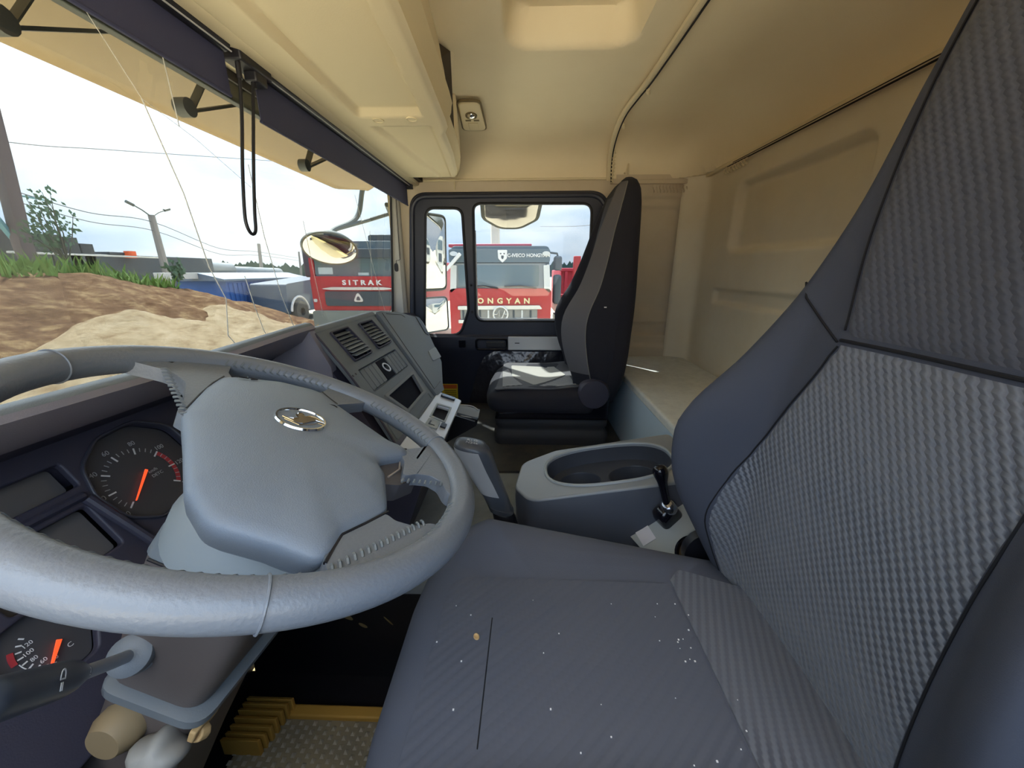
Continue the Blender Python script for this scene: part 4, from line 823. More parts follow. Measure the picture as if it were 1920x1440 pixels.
# ================================================================== STEERING COLUMN
SCO = thing('steering_column', 'grey plastic steering column shroud rising from the footwell under the wheel', 'steering column', (0.40, 0.5, 0.0))
mb = MB(); mb.lathe([(0.080, -0.035), (0.082, -0.055), (0.076, -0.085), (0.060, -0.105), (0.035, -0.118), (0.0, -0.12)], WT @ Matrix.Translation((-0.025, -0.045, 0)), 40); mb.build('hub_cup', PADM, SCO, smooth=70)
mb = MB(); mb.lathe([(0.084, -0.052), (0.094, -0.075), (0.096, -0.10), (0.02, -0.12)], WT @ Matrix.Translation((-0.025, -0.035, 0)), 40); mb.build('collar', LGREY, SCO, smooth=60)
SHM = mat('shroud_grey', (0.17, 0.19, 0.205), 0.42, bump=(500, 0.1)); COVM = mat('lower_cover_grey', (0.125, 0.102, 0.092), 0.45, bump=(500, 0.1))
def crs(h, x0, x1, y0, y1, r=0.025): return [WT @ V((x, y, h)) for x, y in rrect(x0, y0, x1, y1, r, 6)]
mb = MB(); mb.rings([crs(-0.082, -0.05, 0.05, -0.045, 0.03), crs(-0.086, -0.068, 0.068, -0.060, 0.044), crs(-0.100, -0.079, 0.079, -0.070, 0.055), crs(-0.13, -0.083, 0.083, -0.073, 0.060)]); mb.build('upper_shroud', SHM, SCO, smooth=60)
mb = MB(); mb.rings([crs(-0.131, -0.082, 0.082, -0.072, 0.059), crs(-0.20, -0.083, 0.083, -0.070, 0.062), crs(-0.26, -0.080, 0.080, -0.062, 0.062), crs(-0.31, -0.074, 0.074, -0.050, 0.062)]); mb.build('lower_shroud', COVM, SCO, smooth=60)
mb = MB(); mb.tube([WT @ V((-0.084, y, -0.1305)) for y in (-0.055, 0.045)], 0.0016, 6); mb.tube([WT @ V((x, -0.004, -0.0835)) for x in (-0.069, 0.0)], 0.0022, 6); mb.build('shroud_joint', BLACK, SCO)
mb = MB(); mb.rings([crs(-0.312, -0.074, 0.074, -0.052, 0.064), crs(-0.316, -0.082, 0.082, -0.062, 0.066), crs(-0.326, -0.082, 0.082, -0.062, 0.066), crs(-0.332, -0.070, 0.070, -0.048, 0.066)]); mb.build('cover_lip', SHM, SCO, smooth=60)
mb = MB(); mb.rings([crs(-0.330, -0.070, 0.070, -0.048, 0.066), crs(-0.50, -0.070, 0.070, -0.035, 0.075), crs(-0.86, -0.070, 0.070, -0.02, 0.085)]); mb.build('lower_cover', COVM, SCO, smooth=60)
mb = MB(); mb.tube([WT @ V((-0.070, -0.055, -0.345)), WT @ V((-0.060, -0.060, -0.350))], 0.009, 8); mb.box((-0.078, -0.058, -0.348), (-0.040, -0.050, -0.332), WT); mb.build('cable_plug', TAN, SCO, bevel=0.002)
# adjuster knob
kn = MB(); kn_r = []
KT = WT @ Matrix.Translation((-0.088, -0.030, -0.368)) @ frame((0, 0, 0), (0, 1, 0.15), (0.5, -0.1, 0.85)) @ Matrix.Diagonal((0.86, 0.86, -0.75, 1))
def knob_ring(s, h): return [KT @ V((s*(0.030+0.0042*math.cos(5*t))*math.cos(t), s*(0.030+0.0042*math.cos(5*t))*math.sin(t), h)) for t in lin(0, 2*pi, 37)[:-1]]
mb = MB(); mb.rings([knob_ring(0.55, 0.03), knob_ring(0.86, 0.02), knob_ring(1.0, 0.008), knob_ring(1.03, -0.006), knob_ring(0.96, -0.020), knob_ring(0.75, -0.030), knob_ring(0.40, -0.034)])
mb.build('adjuster_knob', KNOBM, SCO, smooth=60)
mb = MB(); mb.lathe([(0.030, 0.0), (0.034, 0.012), (0.033, 0.040), (0.024, 0.055)], WT @ Matrix.Translation((-0.050, 0.028, -0.368)) @ frame((0, 0, 0), (0, 1, 0), (0, 0, 1)) @ Matrix.Diagonal((0.8, 0.8, -0.8, 1)), 28); mb.build('second_knob', mat('tan_knob', (0.30, 0.22, 0.12), 0.6), SCO, smooth=50)
# stalk
TS = thing('indicator_stalk', 'black column stalk with lamp symbols on the lower left of the wheel', 'lever', (0.31, 0.45, 0.55))
b0 = V((0.290, 0.420, 0.603)); b1 = V((0.268, 0.411, 0.622)); e1 = V((0.235, 0.397, 0.652)); e2 = V((0.165, 0.342, 0.731))
mb = MB()
dd = (b1-b0).normalized()
LTm = frame(b0, dd.cross(V((0, 0, 1))), dd.cross(dd.cross(V((0, 0, 1)))), dd)
mb.lathe([(0.019, -0.03), (0.021, -0.022), (0.018, -0.019), (0.021, -0.016), (0.021, -0.010), (0.018, -0.007), (0.021, -0.003), (0.020, 0.006), (0.015, 0.009), (0.008, 0.010)], LTm, 28); mb.build('boss', GREYP, TS, smooth=50)
mb = MB(); mb.tube(cr_path([b0+dd*0.01, b1, e1, e1+(e2-e1)*0.2]), 0.0062, 12); mb.build('arm', mat('stalk_metal', (0.25, 0.27, 0.30), 0.35), TS)
pts = cr_path([e1, e1+(e2-e1)*0.15, e1+(e2-e1)*0.45, e2, e2+(e2-e1)*0.3], 5); nn_ = len(pts)
mb = MB(); mb.tube(pts, [(0.008+0.0060*sm(0, 0.45, i/(nn_-1)))*(1.0 if i < nn_-3 else (0.93, 0.72, 0.25)[i-nn_+3]) for i in range(nn_)], 16, flat=1.0); mb.build('grip', STALKM, TS, smooth=60)
dr = (e2-e1).normalized(); cd_ = (V((0, 0, 1))-V((0, 0, 0))); toc = (V((0, 0, 1.0))-e1); toc = (toc-dr*toc.dot(dr)).normalized()
for t_, s_, sz in ((0.10, 'ID', 0.007), (0.24, '>O', 0.008), (0.66, '=D', 0.012)):
    c = e1+(e2-e1)*t_+toc*(0.0085+0.0060*sm(0, 0.45, t_*0.77)+0.0008); ey = toc.cross(-dr)
    text('symbol', s_, sz, frame(c, ey, dr), WHITEP, TS, depth=0.0004)

# ================================================================== SEATS
def back_ring(z, cx, w, yc, yb, yk, n=0):
    ch = cx > 1.0; nb = 1.0 if ch else 0.45
    ybn = yc+(yb-yc)*nb
    """closed ring, front side +Y; w half width, yc front centre, yb bolster crest, yk back"""
    d = yc-yk
    P = [(-1.0, yk+0.45*d), (-0.99, (ybn+yk)/2+0.25*(ybn-yk)), (-0.93, ybn-0.012), (-0.86, ybn), (-0.76, ybn-0.25*(ybn-yc)), (-0.62, yc+0.10*(ybn-yc)), (-0.42, yc), (0.0, yc-0.004), (0.42, yc), (0.62, yc+0.10*(yb-yc)), (0.76, yb-0.25*(yb-yc)), (0.86, yb), (0.93, yb-0.012), (0.99, (yb+yk)/2+0.25*(yb-yk)), (1.0, yk+0.45*d), (0.93, yk+0.1*d), (0.6, yk), (0.0, yk-0.004), (-0.6, yk), (-0.93, yk+0.1*d)]
    if ch: P[1] = (-1.0, yk+0.50*d); P[2] = (-0.985, yb-0.30*(yb-yk)); P[3] = (-0.74, yb); P[4] = (-0.68, yb-0.15*(yb-yc))
    pts = [V((cx+s*w, y, z)) for s, y in P]; m = len(pts); o = []
    for i in range(m):
        p0, p1, p2, p3 = pts[i-1], pts[i], pts[(i+1) % m], pts[(i+2) % m]
        for k in range(3):
            t = k/3; o.append(0.5*((2*p1)+(p2-p0)*t+(2*p0-5*p1+4*p2-p3)*t*t+(3*p1-p0-3*p2+p3)*t**3))
    return o
def tabl(tab, zs): return [(z,)+tuple(interp(tab, z)) for z in zs]
def crt(tab, z):
    # catmull interpolation of table rows by first column
    for i in range(len(tab)-1):
        if z <= tab[i+1][0] or i == len(tab)-2:
            a = tab[max(i-1, 0)]; b = tab[i]; c = tab[i+1]; d = tab[min(i+2, len(tab)-1)]
            t = max(0.0, min(1.0, (z-b[0])/(c[0]-b[0])))
            return tuple(0.5*((2*b[j])+(c[j]-a[j])*t+(2*a[j]-5*b[j]+4*c[j]-d[j])*t*t+(3*b[j]-a[j]-3*c[j]+d[j])*t**3) for j in range(1, len(b)))
DT = [(0.36, 0.19, -0.415, -0.405, -0.442), (0.42, 0.225, -0.395, -0.385, -0.443), (0.52, 0.240, -0.382, -0.335, -0.446), (0.62, 0.243, -0.376, -0.285, -0.55), (0.70, 0.243, -0.375, -0.268, -0.55), (0.77, 0.240, -0.378, -0.280, -0.55),
      (0.87, 0.222, -0.390, -0.350, -0.56), (0.97, 0.185, -0.405, -0.395, -0.57), (1.08, 0.152, -0.425, -0.425, -0.58), (1.20, 0.135, -0.445, -0.45, -0.58), (1.30, 0.115, -0.462, -0.47, -0.575), (1.37, 0.085, -0.475, -0.485, -0.57), (1.41, 0.03, -0.50, -0.50, -0.55)]
PT = [(0.47, 0.20, -0.24, -0.22, -0.40), (0.56, 0.235, -0.25, -0.215, -0.42), (0.66, 0.25, -0.265, -0.180, -0.43), (0.76, 0.25, -0.27, -0.160, -0.435), (0.84, 0.245, -0.275, -0.170, -0.44), (0.94, 0.225, -0.29, -0.225, -0.445),
      (1.04, 0.190, -0.305, -0.265, -0.45), (1.15, 0.155, -0.325, -0.300, -0.455), (1.25, 0.135, -0.345, -0.335, -0.455), (1.31, 0.115, -0.362, -0.360, -0.45), (1.345, 0.075, -0.385, -0.385, -0.44), (1.36, 0.03, -0.405, -0.405, -0.43)]
def seat_back(tab, cx, mt, parent, name='backrest', n=48):
    mb = MB(); mb.rings([back_ring(z, cx, *crt(tab, z)) for z in lin(tab[0][0], tab[-1][0], n)]); return mb.build(name, mt, parent, smooth=80)
def front_y_at(tab, cx, x, z):
    w_ = crt(tab, z)[0]; x = max(cx-w_*0.9, min(cx+w_*0.9, x)); r = back_ring(z, cx, *crt(tab, z)); best = -9
    for i in range(len(r)):
        a, b = r[i], r[(i+1) % len(r)]
        if (a.x-x)*(b.x-x) <= 0 and abs(a.x-b.x) > 1e-9:
            y = a.y+(b.y-a.y)*(x-a.x)/(b.x-a.x); best = max(best, y)
    return best
def back_patch(tab, cx, xl, xr, z0, z1, mt, parent, name, off=0.003, n=26, m=20):
    """patch lying proud on the front of a backrest; xl(z), xr(z)"""
    def fn(z, t):
        x = xl(z)+(xr(z)-xl(z))*t; e = min(t, 1-t, (z-z0)/(z1-z0)*2, (z1-z)/(z1-z0)*2); return (x, front_y_at(tab, cx, x, z)+off*(1 if e > 0.02 else -0.3), z)
    mb = MB(); mb.grid(fn, lin(z0, z1, n), lin(0, 1, m)); return mb.build(name, mt, parent, smooth=80)
# ---- driver's seat
DS = thing('driver_seat', 'large dark ribbed-fabric driver seat filling the right foreground beside the wheel', 'seat', (0.405, -0.2, 0.0), 'cab seats')
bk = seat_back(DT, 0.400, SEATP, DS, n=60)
hw = lambda z: 0.170-0.095*sm(0.60, 0.92, z)*1.0
xlN = lambda z: 0.262-0.012*sm(0.5, 0.95, z)
def xrN(z): return crt([(0.36, 0.570), (0.55, 0.582), (0.63, 0.570), (0.71, 0.552), (0.80, 0.520), (0.90, 0.480), (0.915, 0.474)], z)[0]
back_patch(DT, 0.400, xlN, xrN, 0.37, 0.914, SEATR, DS, 'ribbed_insert', n=60, m=30)
def xrH(z): return crt([(0.92, 0.472), (1.05, 0.494), (1.18, 0.500), (1.27, 0.490), (1.34, 0.455)], z)[0]
back_patch(DT, 0.400, lambda z: 0.745-xrH(z), xrH, 0.922, 1.34, SEATH, DS, 'head_insert', n=40, m=26)
mb = MB()
mb.tube([(x, front_y_at(DT, 0.400, x, 0.918)+0.0015, 0.918) for x in lin(0.235, 0.474, 30)], 0.0021, 6)
sx = [(0.478, 0.915), (0.510, 0.935), (0.545, 0.965), (0.565, 0.985)]
mb.tube([(x, front_y_at(DT, 0.400, x, z)+0.001, z) for x, z in sx], 0.0016, 5)
mb.tube([(xrN(z)+0.001, front_y_at(DT, 0.400, xrN(z), z)+0.001, z) for z in lin(0.38, 0.91, 40)], 0.0013, 5)
mb.tube([(xrH(z)+0.001, front_y_at(DT, 0.400, xrH(z), z)+0.001, z) for z in lin(0.93, 1.33, 30)], 0.0013, 5)
mb.tube([(xlN(z)-0.001, front_y_at(DT, 0.400, xlN(z), z)+0.001, z) for z in lin(0.38, 0.91, 40)], 0.0013, 5)
mb.build('back_seam', SEAMM, DS)
# cushion
def superz(x, y, cx, hwid, yf, yr, top, r=0.05):
    """height of the cushion surface"""
    ex = max(0.0, (abs(x-cx)-(hwid-r))/r); ey = max(0.0, (y-(yf-r*1.3))/(r*1.3)); q = min(1.0, (ex**2.3+ey**2.3)**(1/2.3)); return top-0.06*(1-math.sqrt(max(0.0, 1-q*q)))
def cush(cx, hwid, yf, yr, topf, zb, mt, parent, name='cushion', N_=44):
    mb = MB()
    def outline(s):
        # rounded rectangle outline scaled towards centre by s (0..1)
        return [(cx+(x-cx)*s, (yf+yr)/2+(y-(yf+yr)/2)*s) for x, y in rpoly([(cx-hwid, yr), (cx+hwid, yr), (cx+hwid, yf-0.015), (cx+hwid*0.35, yf+0.004), (cx-hwid*0.35, yf+0.004), (cx-hwid, yf-0.015)], [0.03, 0.03, 0.085, 0.2, 0.2, 0.085], 10)]
    base = outline(1.0); rr = []
    for s, dz in ((0.90, None), (0.97, 0.012), (1.0, 0.035)): rr.append([(x, y, zb+(dz or 0)) for x, y in outline(s)])
    for k in range(1, 9):
        a = k/9*pi/2; ins = 0.055*(1-math.cos(a)); dz = 0.055*(1-math.sin(a)); s = 1-ins/hwid
        rr.append([(x, y, topf(x, y)-dz) for x, y in outline(s)])
    for s in (0.76, 0.66, 0.56, 0.46, 0.36, 0.26, 0.16, 0.08, 0.02):
        rr.append([(x, y, topf(x, y)) for x, y in outline(s)])
    mb.rings(rr); return mb.build(name, mt, parent, smooth=80)
def dtop(x, y):
    side = sm(0.12, 0.235, abs(x-0.39)); z = 0.505-0.045*sm(-0.22, -0.45, y)*0.9-0.010*sm(0.05, 0.17, y)
    return z+0.052*side*sm(-0.42, -0.14, y)*sm(0.20, -0.02, y)+0.004*side-0.035*side*sm(-0.22, -0.45, y)
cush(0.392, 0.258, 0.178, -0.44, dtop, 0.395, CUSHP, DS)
def cpatch(poly, mt, name, off=0.0022, step=0.012, par=None, topf=dtop):
    xs_ = [p[0] for p in poly]; ys_ = [p[1] for p in poly]
    bm = bmesh.new(); vs = [bm.verts.new((x, y, 0)) for x, y in poly]; f = bm.faces.new(vs)
    y = min(ys_)
    for ax, lo, hi in ((0, min(xs_), max(xs_)), (1, min(ys_), max(ys_))):
        q = lo+step
        while q < hi:
            g = bm.verts[:]+bm.edges[:]+bm.faces[:]; no = V((1, 0, 0)) if ax == 0 else V((0, 1, 0)); bmesh.ops.bisect_plane(bm, geom=g, plane_co=no*q, plane_no=no); q += step
    for v in bm.verts: v.co.z = topf(v.co.x, v.co.y)+off
    r = bmesh.ops.extrude_face_region(bm, geom=bm.faces[:])
    me = bpy.data.meshes.new(name); 
    for g in r['geom']:
        if isinstance(g, bmesh.types.BMVert): g.co.z += 0.0
    for v in bm.verts:
        pass
    newv = set(g for g in r['geom'] if isinstance(g, bmesh.types.BMVert))
    for v in bm.verts:
        if v not in newv: v.co.z -= off*2
    bmesh.ops.recalc_face_normals(bm, faces=bm.faces); bm.to_mesh(me); bm.free(); return link(name, me, mt, par or DS, smooth=50)
cpatch(rpoly([(0.175, -0.245), (0.502, -0.245), (0.508, 0.118), (0.20, 0.130)], [0.005, 0.006, 0.03, 0.03]), SEATC, 'cushion_insert')
cpatch(rpoly([(0.185, -0.415), (0.535, -0.41), (0.535, -0.27), (0.512, -0.250), (0.175, -0.250)], [0.02, 0.02, 0.02, 0.0, 0.005]), SEATL, 'rear_insert')
mb = MB(); mb.tube([(x, 0.047-0.02*(x-0.2), dtop(x, 0.045)+0.0016) for x in lin(0.27, 0.43, 12)], 0.0012, 5); mb.build('cushion_seam', SEAMM, DS)
mb = MB()
for k in range(46):
    x = random.uniform(0.20, 0.50); y = random.uniform(-0.24, 0.12) if k > 20 else random.uniform(-0.27, -0.17)
    s = random.uniform(0.0004, 0.0010); z = dtop(x, y)+0.0024; mb.box((x-s, y-s, z), (x+s, y+s, z+s))
mb.build('dust_speck', WHITEP, DS, kind='stuff', smooth=0)
mb = MB(); mb.rings([[(x, y, z) for x, y in rrect(0.18, -0.43, 0.60, 0.10, 0.05)] for z in (0.10, 0.30, 0.40)]); mb.build('seat_base', BLACK, DS)
mb = MB(); mb.lathe([(0.050, -0.012), (0.050, 0.008), (0.040, 0.018), (0.0, 0.02)], frame((0.655, -0.385, 0.445), (0, 1, 0), (0, 0, 1)), 24); mb.build('recliner_cover', BLACK, DS, smooth=40)
# shell lying on the seat
sh = MB(); 
P0 = V((0.398, 0.062, dtop(0.398, 0.062)+0.0022)); shT = Matrix.Translation(P0) @ Matrix.Rotation(0.5, 4, 'Z')
sh.rings([[shT @ V((0.0052*math.cos(t)*s, 0.0040*math.sin(t)*s, h)) for t in lin(0, 2*pi, 17)[:-1]] for s, h in ((0.6, 0.0), (1.0, 0.0015), (0.95, 0.003), (0.75, 0.0032), (0.55, 0.0015), (0.05, 0.001))])
sh.build('nut_shell', TAN, label='small tan nut shell lying on the driver seat cushion', cat='shell')
# ---- passenger seat
PS = thing('passenger_seat', 'passenger seat with a tall black backrest and grey cushion with painted sunlit patches by the far door', 'seat', (1.70, -0.1, 0.262), 'cab seats')
seat_back(PT, 1.70, SEATSIDE, PS, n=50)
back_patch(PT, 1.70, lambda z: 1.70-crt([(0.5, .13), (0.8, .14), (1.0, .11), (1.3, .07)], z)[0], lambda z: 1.70+crt([(0.5, .13), (0.8, .14), (1.0, .11), (1.3, .07)], z)[0], 0.56, 1.30, SEATP, PS, 'back_insert')
def side_patch(z0, z1, a0, a1, mt, name):
    mb = MB(); rs = []
    for z in lin(z0, z1, 30):
        r = back_ring(z, 1.70, *crt(PT, z)); c = sum(r, V())/len(r); rs.append([p+(p-c).normalized()*0.002 for p in r[a0:a1]])
    n = len(rs[0]); mb.grid(lambda i, j: rs[i][j], range(30), range(n)); return mb.build(name, mt, PS, smooth=80)
side_patch(0.60, 1.335, 6, 12, mat('bolster_fabric', (0.12, 0.115, 0.125), 0.8), 'bolster_panel')
mb = MB(); rs = []
for z in lin(0.54, 1.33, 60):
    r = back_ring(z, 1.70, *crt(PT, z)); c = sum(r, V())/len(r); p = r[6]; rs.append(p+(p-c).normalized()*0.002)
mb.tube(rs, 0.0018, 5); mb.build('piping', mat('pale_piping', (0.20, 0.19, 0.17), 0.8), PS)
mb = MB(); mb.box((1.447, -0.315, 0.868), (1.450, -0.306, 0.872)); mb.build('seat_tag', WHITEP, PS)
def ptop(x, y): return 0.522+0.012*sm(0.13, 0.22, abs(x-1.70))-0.010*sm(0.06, 0.15, y)+0.012*sm(-0.1, -0.25, y)
cush(1.70, 0.250, 0.160, -0.30, ptop, 0.425, SEATSIDE, PS)
cpatch(rpoly([(1.475, -0.24), (1.93, -0.24), (1.93, 0.10), (1.475, 0.12)], 0.03), mat('dark_grey_cushion_top', (0.07, 0.07, 0.078), 0.8, bump=(800, .2)), 'cushion_top', par=PS, topf=ptop, step=0.02)
cpatch(rpoly([(1.56, -0.05), (1.70, -0.20), (1.86, -0.16), (1.88, 0.06), (1.70, 0.05)], 0.01), SEATLG, 'cushion_insert', 0.005, par=PS, topf=ptop, step=0.02, )  # lighter patch paints the sunlight lying on the cushion
cpatch(rpoly([(1.50, 0.085), (1.56, 0.0), (1.66, 0.04), (1.84, 0.075), (1.80, 0.10)], 0.006), SEATMG, 'front_sun_patch', 0.005, par=PS, topf=ptop, step=0.02)  # ribbed patch lightened as sun on the cushion front
cpatch(rpoly([(1.50, -0.10), (1.55, -0.07), (1.69, -0.215), (1.50, -0.225)], 0.006), SEATMG, 'rear_insert', 0.005, par=PS, topf=ptop, step=0.02)  # ribbed patch lightened as sun on the cushion rear
mb = MB(); mb.lathe([(0.062, -0.035), (0.066, 0.0), (0.058, 0.016), (0.0, 0.020)], frame((1.462, -0.290, 0.520), (0, 0, 1), (0, 1, 0)), 28); mb.build('recliner_cover', DASHD, PS, smooth=50)
mb = MB(); mb.rings([[(x, y, z) for y, z in [(-0.36, 0.40), (-0.36, 0.50), (-0.25, 0.46), (0.10, 0.435), (0.12, 0.40)]] for x in (1.465, 1.935)]); mb.build('seat_pan', GLOSSB, PS, bevel=0.01)
mb = MB(); rr = []
for z, s in ((0.272, 1.0), (0.30, 1.02), (0.322, 1.02), (0.335, 0.97), (0.345, 0.96), (0.357, 1.0), (0.385, 1.0), (0.40, 0.95), (0.415, 0.95)):
    rr.append([(x, y, z) for x, y in rrect(1.70-0.205*s, -0.125-0.245*s, 1.70+0.205*s, -0.125+0.245*s, 0.04)])
mb.rings(rr); mb.build('suspension_bellows', mat('bellows_rubber', (0.030, 0.030, 0.034), 0.7), PS, smooth=60)

# ================================================================== CENTRE CONSOLE WITH CUP HOLDERS
CC = thing('cup_holder_console', 'grey console between the seats with a deep oval tray and two cup wells', 'console', (0.915, -0.25, 0.262))
ctopz = lambda y: 0.462-0.165*y if y > -0.5 else 0.545
def cons_top(nx=0): return rpoly([(0.79, -0.442), (0.79, -0.02), (0.86, 0.02), (0.985, 0.0), (1.035, -0.10), (1.045, -0.442)], [0.02, 0.05, 0.05, 0.05, 0.06, 0.02], 8)
# plate with an oval hole built in a tilted frame
CP = frame((0.915, -0.25, 0.503), (1, 0, 0), (0, 0.9867, -0.163))
topl = [(x-0.915, (y+0.25)/0.9867) for x, y in cons_top()]
oval = [(x, y) for x, y in ell(0.004, 0.018, 0.097, 0.166, 56, 2.6)]
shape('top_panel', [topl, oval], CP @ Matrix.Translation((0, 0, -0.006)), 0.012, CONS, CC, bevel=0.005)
def cscale(dx, dy): return [(p[0]+(dx if p[0] > 0 else -dx), p[1]+(dy*0.5 if p[1] > 0.2 else 0)) for p in topl]
mb = MB(); rr = []
for h, dx, dy in ((-0.006, 0.0, 0.0), (-0.03, 0.008, 0.008), (-0.10, 0.022, 0.022), (-0.30, 0.04, 0.04)):
    rr.append([CP @ V((x, y, h)) for x, y in cscale(dx, dy)])
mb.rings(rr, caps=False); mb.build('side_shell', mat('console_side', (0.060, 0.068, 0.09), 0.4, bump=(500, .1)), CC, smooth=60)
mb = MB(); mb.tube([CP @ V((x*1.03, 0.018+(y-0.018)*1.02, 0.001)) for x, y in oval], 0.0045, 8, closed=True); mb.build('oval_rim', mat('rim_grey', (0.30, 0.33, 0.35), 0.35), CC)
mb = MB(); rr = [[CP @ V((x*s, 0.018+(y-0.018)*s, h)) for x, y in oval] for s, h in ((1.0, -0.006), (0.97, -0.03), (0.94, -0.046))]
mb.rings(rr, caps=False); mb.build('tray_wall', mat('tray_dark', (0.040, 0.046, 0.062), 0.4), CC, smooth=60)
w1 = ell(0.0, 0.098, 0.048, 0.056, 32); w2 = ell(0.0, -0.045, 0.048, 0.062, 32)
shape('tray_floor', [[(x*0.94, 0.018+(y-0.018)*0.94) for x, y in oval], w1, w2], CP @ Matrix.Translation((0, 0, -0.048)), 0.004, mat('tray_dark', (0, 0, 0)), CC)
for w_ in (w1, w2):
    cx_ = sum(p[0] for p in w_)/len(w_); cy_ = sum(p[1] for p in w_)/len(w_)
    mb = MB(); mb.rings([[CP @ V((cx_+(x-cx_)*s, cy_+(y-cy_)*s, h)) for x, y in w_] for s, h in ((1.03, -0.0445), (1.0, -0.047), (0.94, -0.10), (0.90, -0.105), (0.02, -0.105))], caps=False); mb.build('cup_well', mat('tray_dark', (0, 0, 0)), CC, smooth=60)
# ================================================================== SIDE PANEL WITH PARKING BRAKE
SPN = thing('side_control_panel', 'light grey control panel beside the driver seat with a white card and a round socket', 'control panel', (0.72, -0.36, 0.262))
SPT = frame((0.775, -0.285, 0.405), (0.8953, 0.4206, 0.1467), (0.2481, -0.7442, 0.6202), (-0.3700, 0.5189, 0.7706))
mb = MB(); mb.prism(rpoly([(0.004, -0.03), (0.004, 0.142), (-0.135, 0.105), (-0.135, -0.03)], [0.0, 0.0, 0.02, 0.02]), -0.10, 0.0, SPT); mb.build('panel_body', LGREY, SPN, bevel=0.006)
mb = MB(); mb.prism([(0.0, -0.014), (-0.006, 0.020), (-0.046, 0.012), (-0.040, -0.022)], 0.0005, 0.002, SPT); mb.build('white_card', mat('card', (0.50, 0.50, 0.55), 0.5), SPN)
mb = MB(); mb.lathe([(0.038, 0.0), (0.038, 0.004), (0.033, 0.007), (0.030, 0.002), (0.028, -0.01), (0, -0.012)], SPT @ Matrix.Translation((-0.122, 0.048, 0.001)), 28); mb.build('round_socket', GLOSSB, SPN, smooth=50)
mb = MB(); mb.lathe([(0.020, -0.01), (0.019, 0.006), (0.012, 0.012), (0, 0.013)], SPT @ Matrix.Translation((-0.126, 0.050, 0.0)), 20); mb.build('brass_plug', BRONZE, SPN, smooth=50)
PB = thing('parking_brake', 'small black parking brake lever standing on the grey side panel', 'lever', (0.735, -0.335, 0.42))
bT = SPT @ Matrix.Translation((-0.026, 0.072, 0.0)) @ Matrix.Scale(0.92, 4)
mb = MB(); mb.rings([[bT @ V((x, y, z)) for x, y in rrect(-0.024*s, -0.032*s, 0.024*s, 0.026*s, 0.014*s)] for z, s in ((-0.01, 1.08), (0.012, 1.05), (0.032, 0.92), (0.042, 0.7), (0.046, 0.35))]); mb.build('base', GLOSSB, PB, smooth=50)
mb = MB(); mb.lathe([(0.020, 0.028), (0.021, 0.038), (0.017, 0.050), (0.010, 0.054)], bT @ Matrix.Translation((-0.003, 0.010, 0.0)), 20); mb.build('chrome_collar', mat('dark_chrome', (0.25, 0.26, 0.3), 0.15, metal=0.9), PB, smooth=50)
lp0 = bT @ V((-0.002, 0.010, 0.045)); lp1 = V((0.775, -0.318, 0.560))
mb = MB(); mb.tube(cr_path([lp0, lp0.lerp(lp1, .35), lp0.lerp(lp1, .75), lp1, lp1+(lp1-lp0).normalized()*0.014], 4), [0.0085, 0.0085, 0.0088, 0.009, 0.0090, 0.0094, 0.0100, 0.0110, 0.0130, 0.0150, 0.0165, 0.0172, 0.0172, 0.0165, 0.0150, 0.0120, 0.0060], 14)
mb.build('lever', GLOSSB, PB, smooth=70)

# ================================================================== GEAR SHIFTER
GS = thing('gear_shifter', 'tall black and grey gear lever with a silver side plate between wheel and console', 'gear lever', (0.80, 0.0, 0.262))
def gring(c, wx, wy, tilt, r=0.4, n=28, k=2.6):
    T = frame(c, (1, 0, 0), (0, math.cos(tilt), math.sin(tilt))); return [T @ V((x, y, 0)) for x, y in ell(0, 0, wx, wy, n, k)]
mb = MB(); mb.rings([gring((0.80, 0.005, 0.262), 0.05, 0.045, 0.2), gring((0.80, 0.015, 0.30), 0.034, 0.034, 0.25), gring((0.80, 0.030, 0.36), 0.030, 0.034, 0.3), gring((0.80, 0.046, 0.425), 0.025, 0.029, 0.3), gring((0.80, 0.050, 0.435), 0.02, 0.024, 0.3)]); mb.build('boot', BLACK, GS, smooth=70)
mb = MB(); mb.lathe([(0.052, 0), (0.052, 0.006), (0.04, 0.014), (0, 0.014)], frame((0.80, 0.0, 0.262), (1, 0, 0), (0, 1, 0)), 30); mb.build('boot_flange', mat('tray_dark', (0, 0, 0)), GS, smooth=40)
KR = [((0.80, 0.050, 0.430), 0.023, 0.030), ((0.80, 0.064, 0.470), 0.022, 0.032), ((0.80, 0.084, 0.515), 0.023, 0.037), ((0.80, 0.103, 0.555), 0.026, 0.043), ((0.80, 0.114, 0.585), 0.030, 0.045), ((0.80, 0.119, 0.603), 0.031, 0.042), ((0.80, 0.121, 0.613), 0.027, 0.036), ((0.80, 0.122, 0.618), 0.016, 0.022)]
mb = MB(); mb.rings([gring(c, wx, wy, 0.18, n=32) for c, wx, wy in KR]); mb.build('knob', STALKM, GS, smooth=70)
mb = MB()
def plate(u, t):
    c, wx, wy = KR[1][0], 0, 0
    tt = u*5; i = min(int(tt), 4); f = tt-i; a = KR[1+i-(1 if i == 4 else 0)] if False else KR[min(i+1, 5)]; b = KR[min(i+2, 5)]
    c = V(a[0]).lerp(V(b[0]), f); wx = a[1]+(b[1]-a[1])*f; wy = a[2]+(b[2]-a[2])*f
    an = math.radians(105+95*t); k = 2/2.6; T = frame(c, (1, 0, 0), (0, math.cos(.18), math.sin(.18)))
    C_, S_ = math.cos(an), math.sin(an); return T @ V(((wx+.0012)*math.copysign(abs(C_)**k, C_), (wy+.0012)*math.copysign(abs(S_)**k, S_), 0))
mb.grid(plate, lin(0.05, 0.80, 14), lin(0, 1, 12)); mb.build('silver_plate', SILVER, GS, smooth=70)
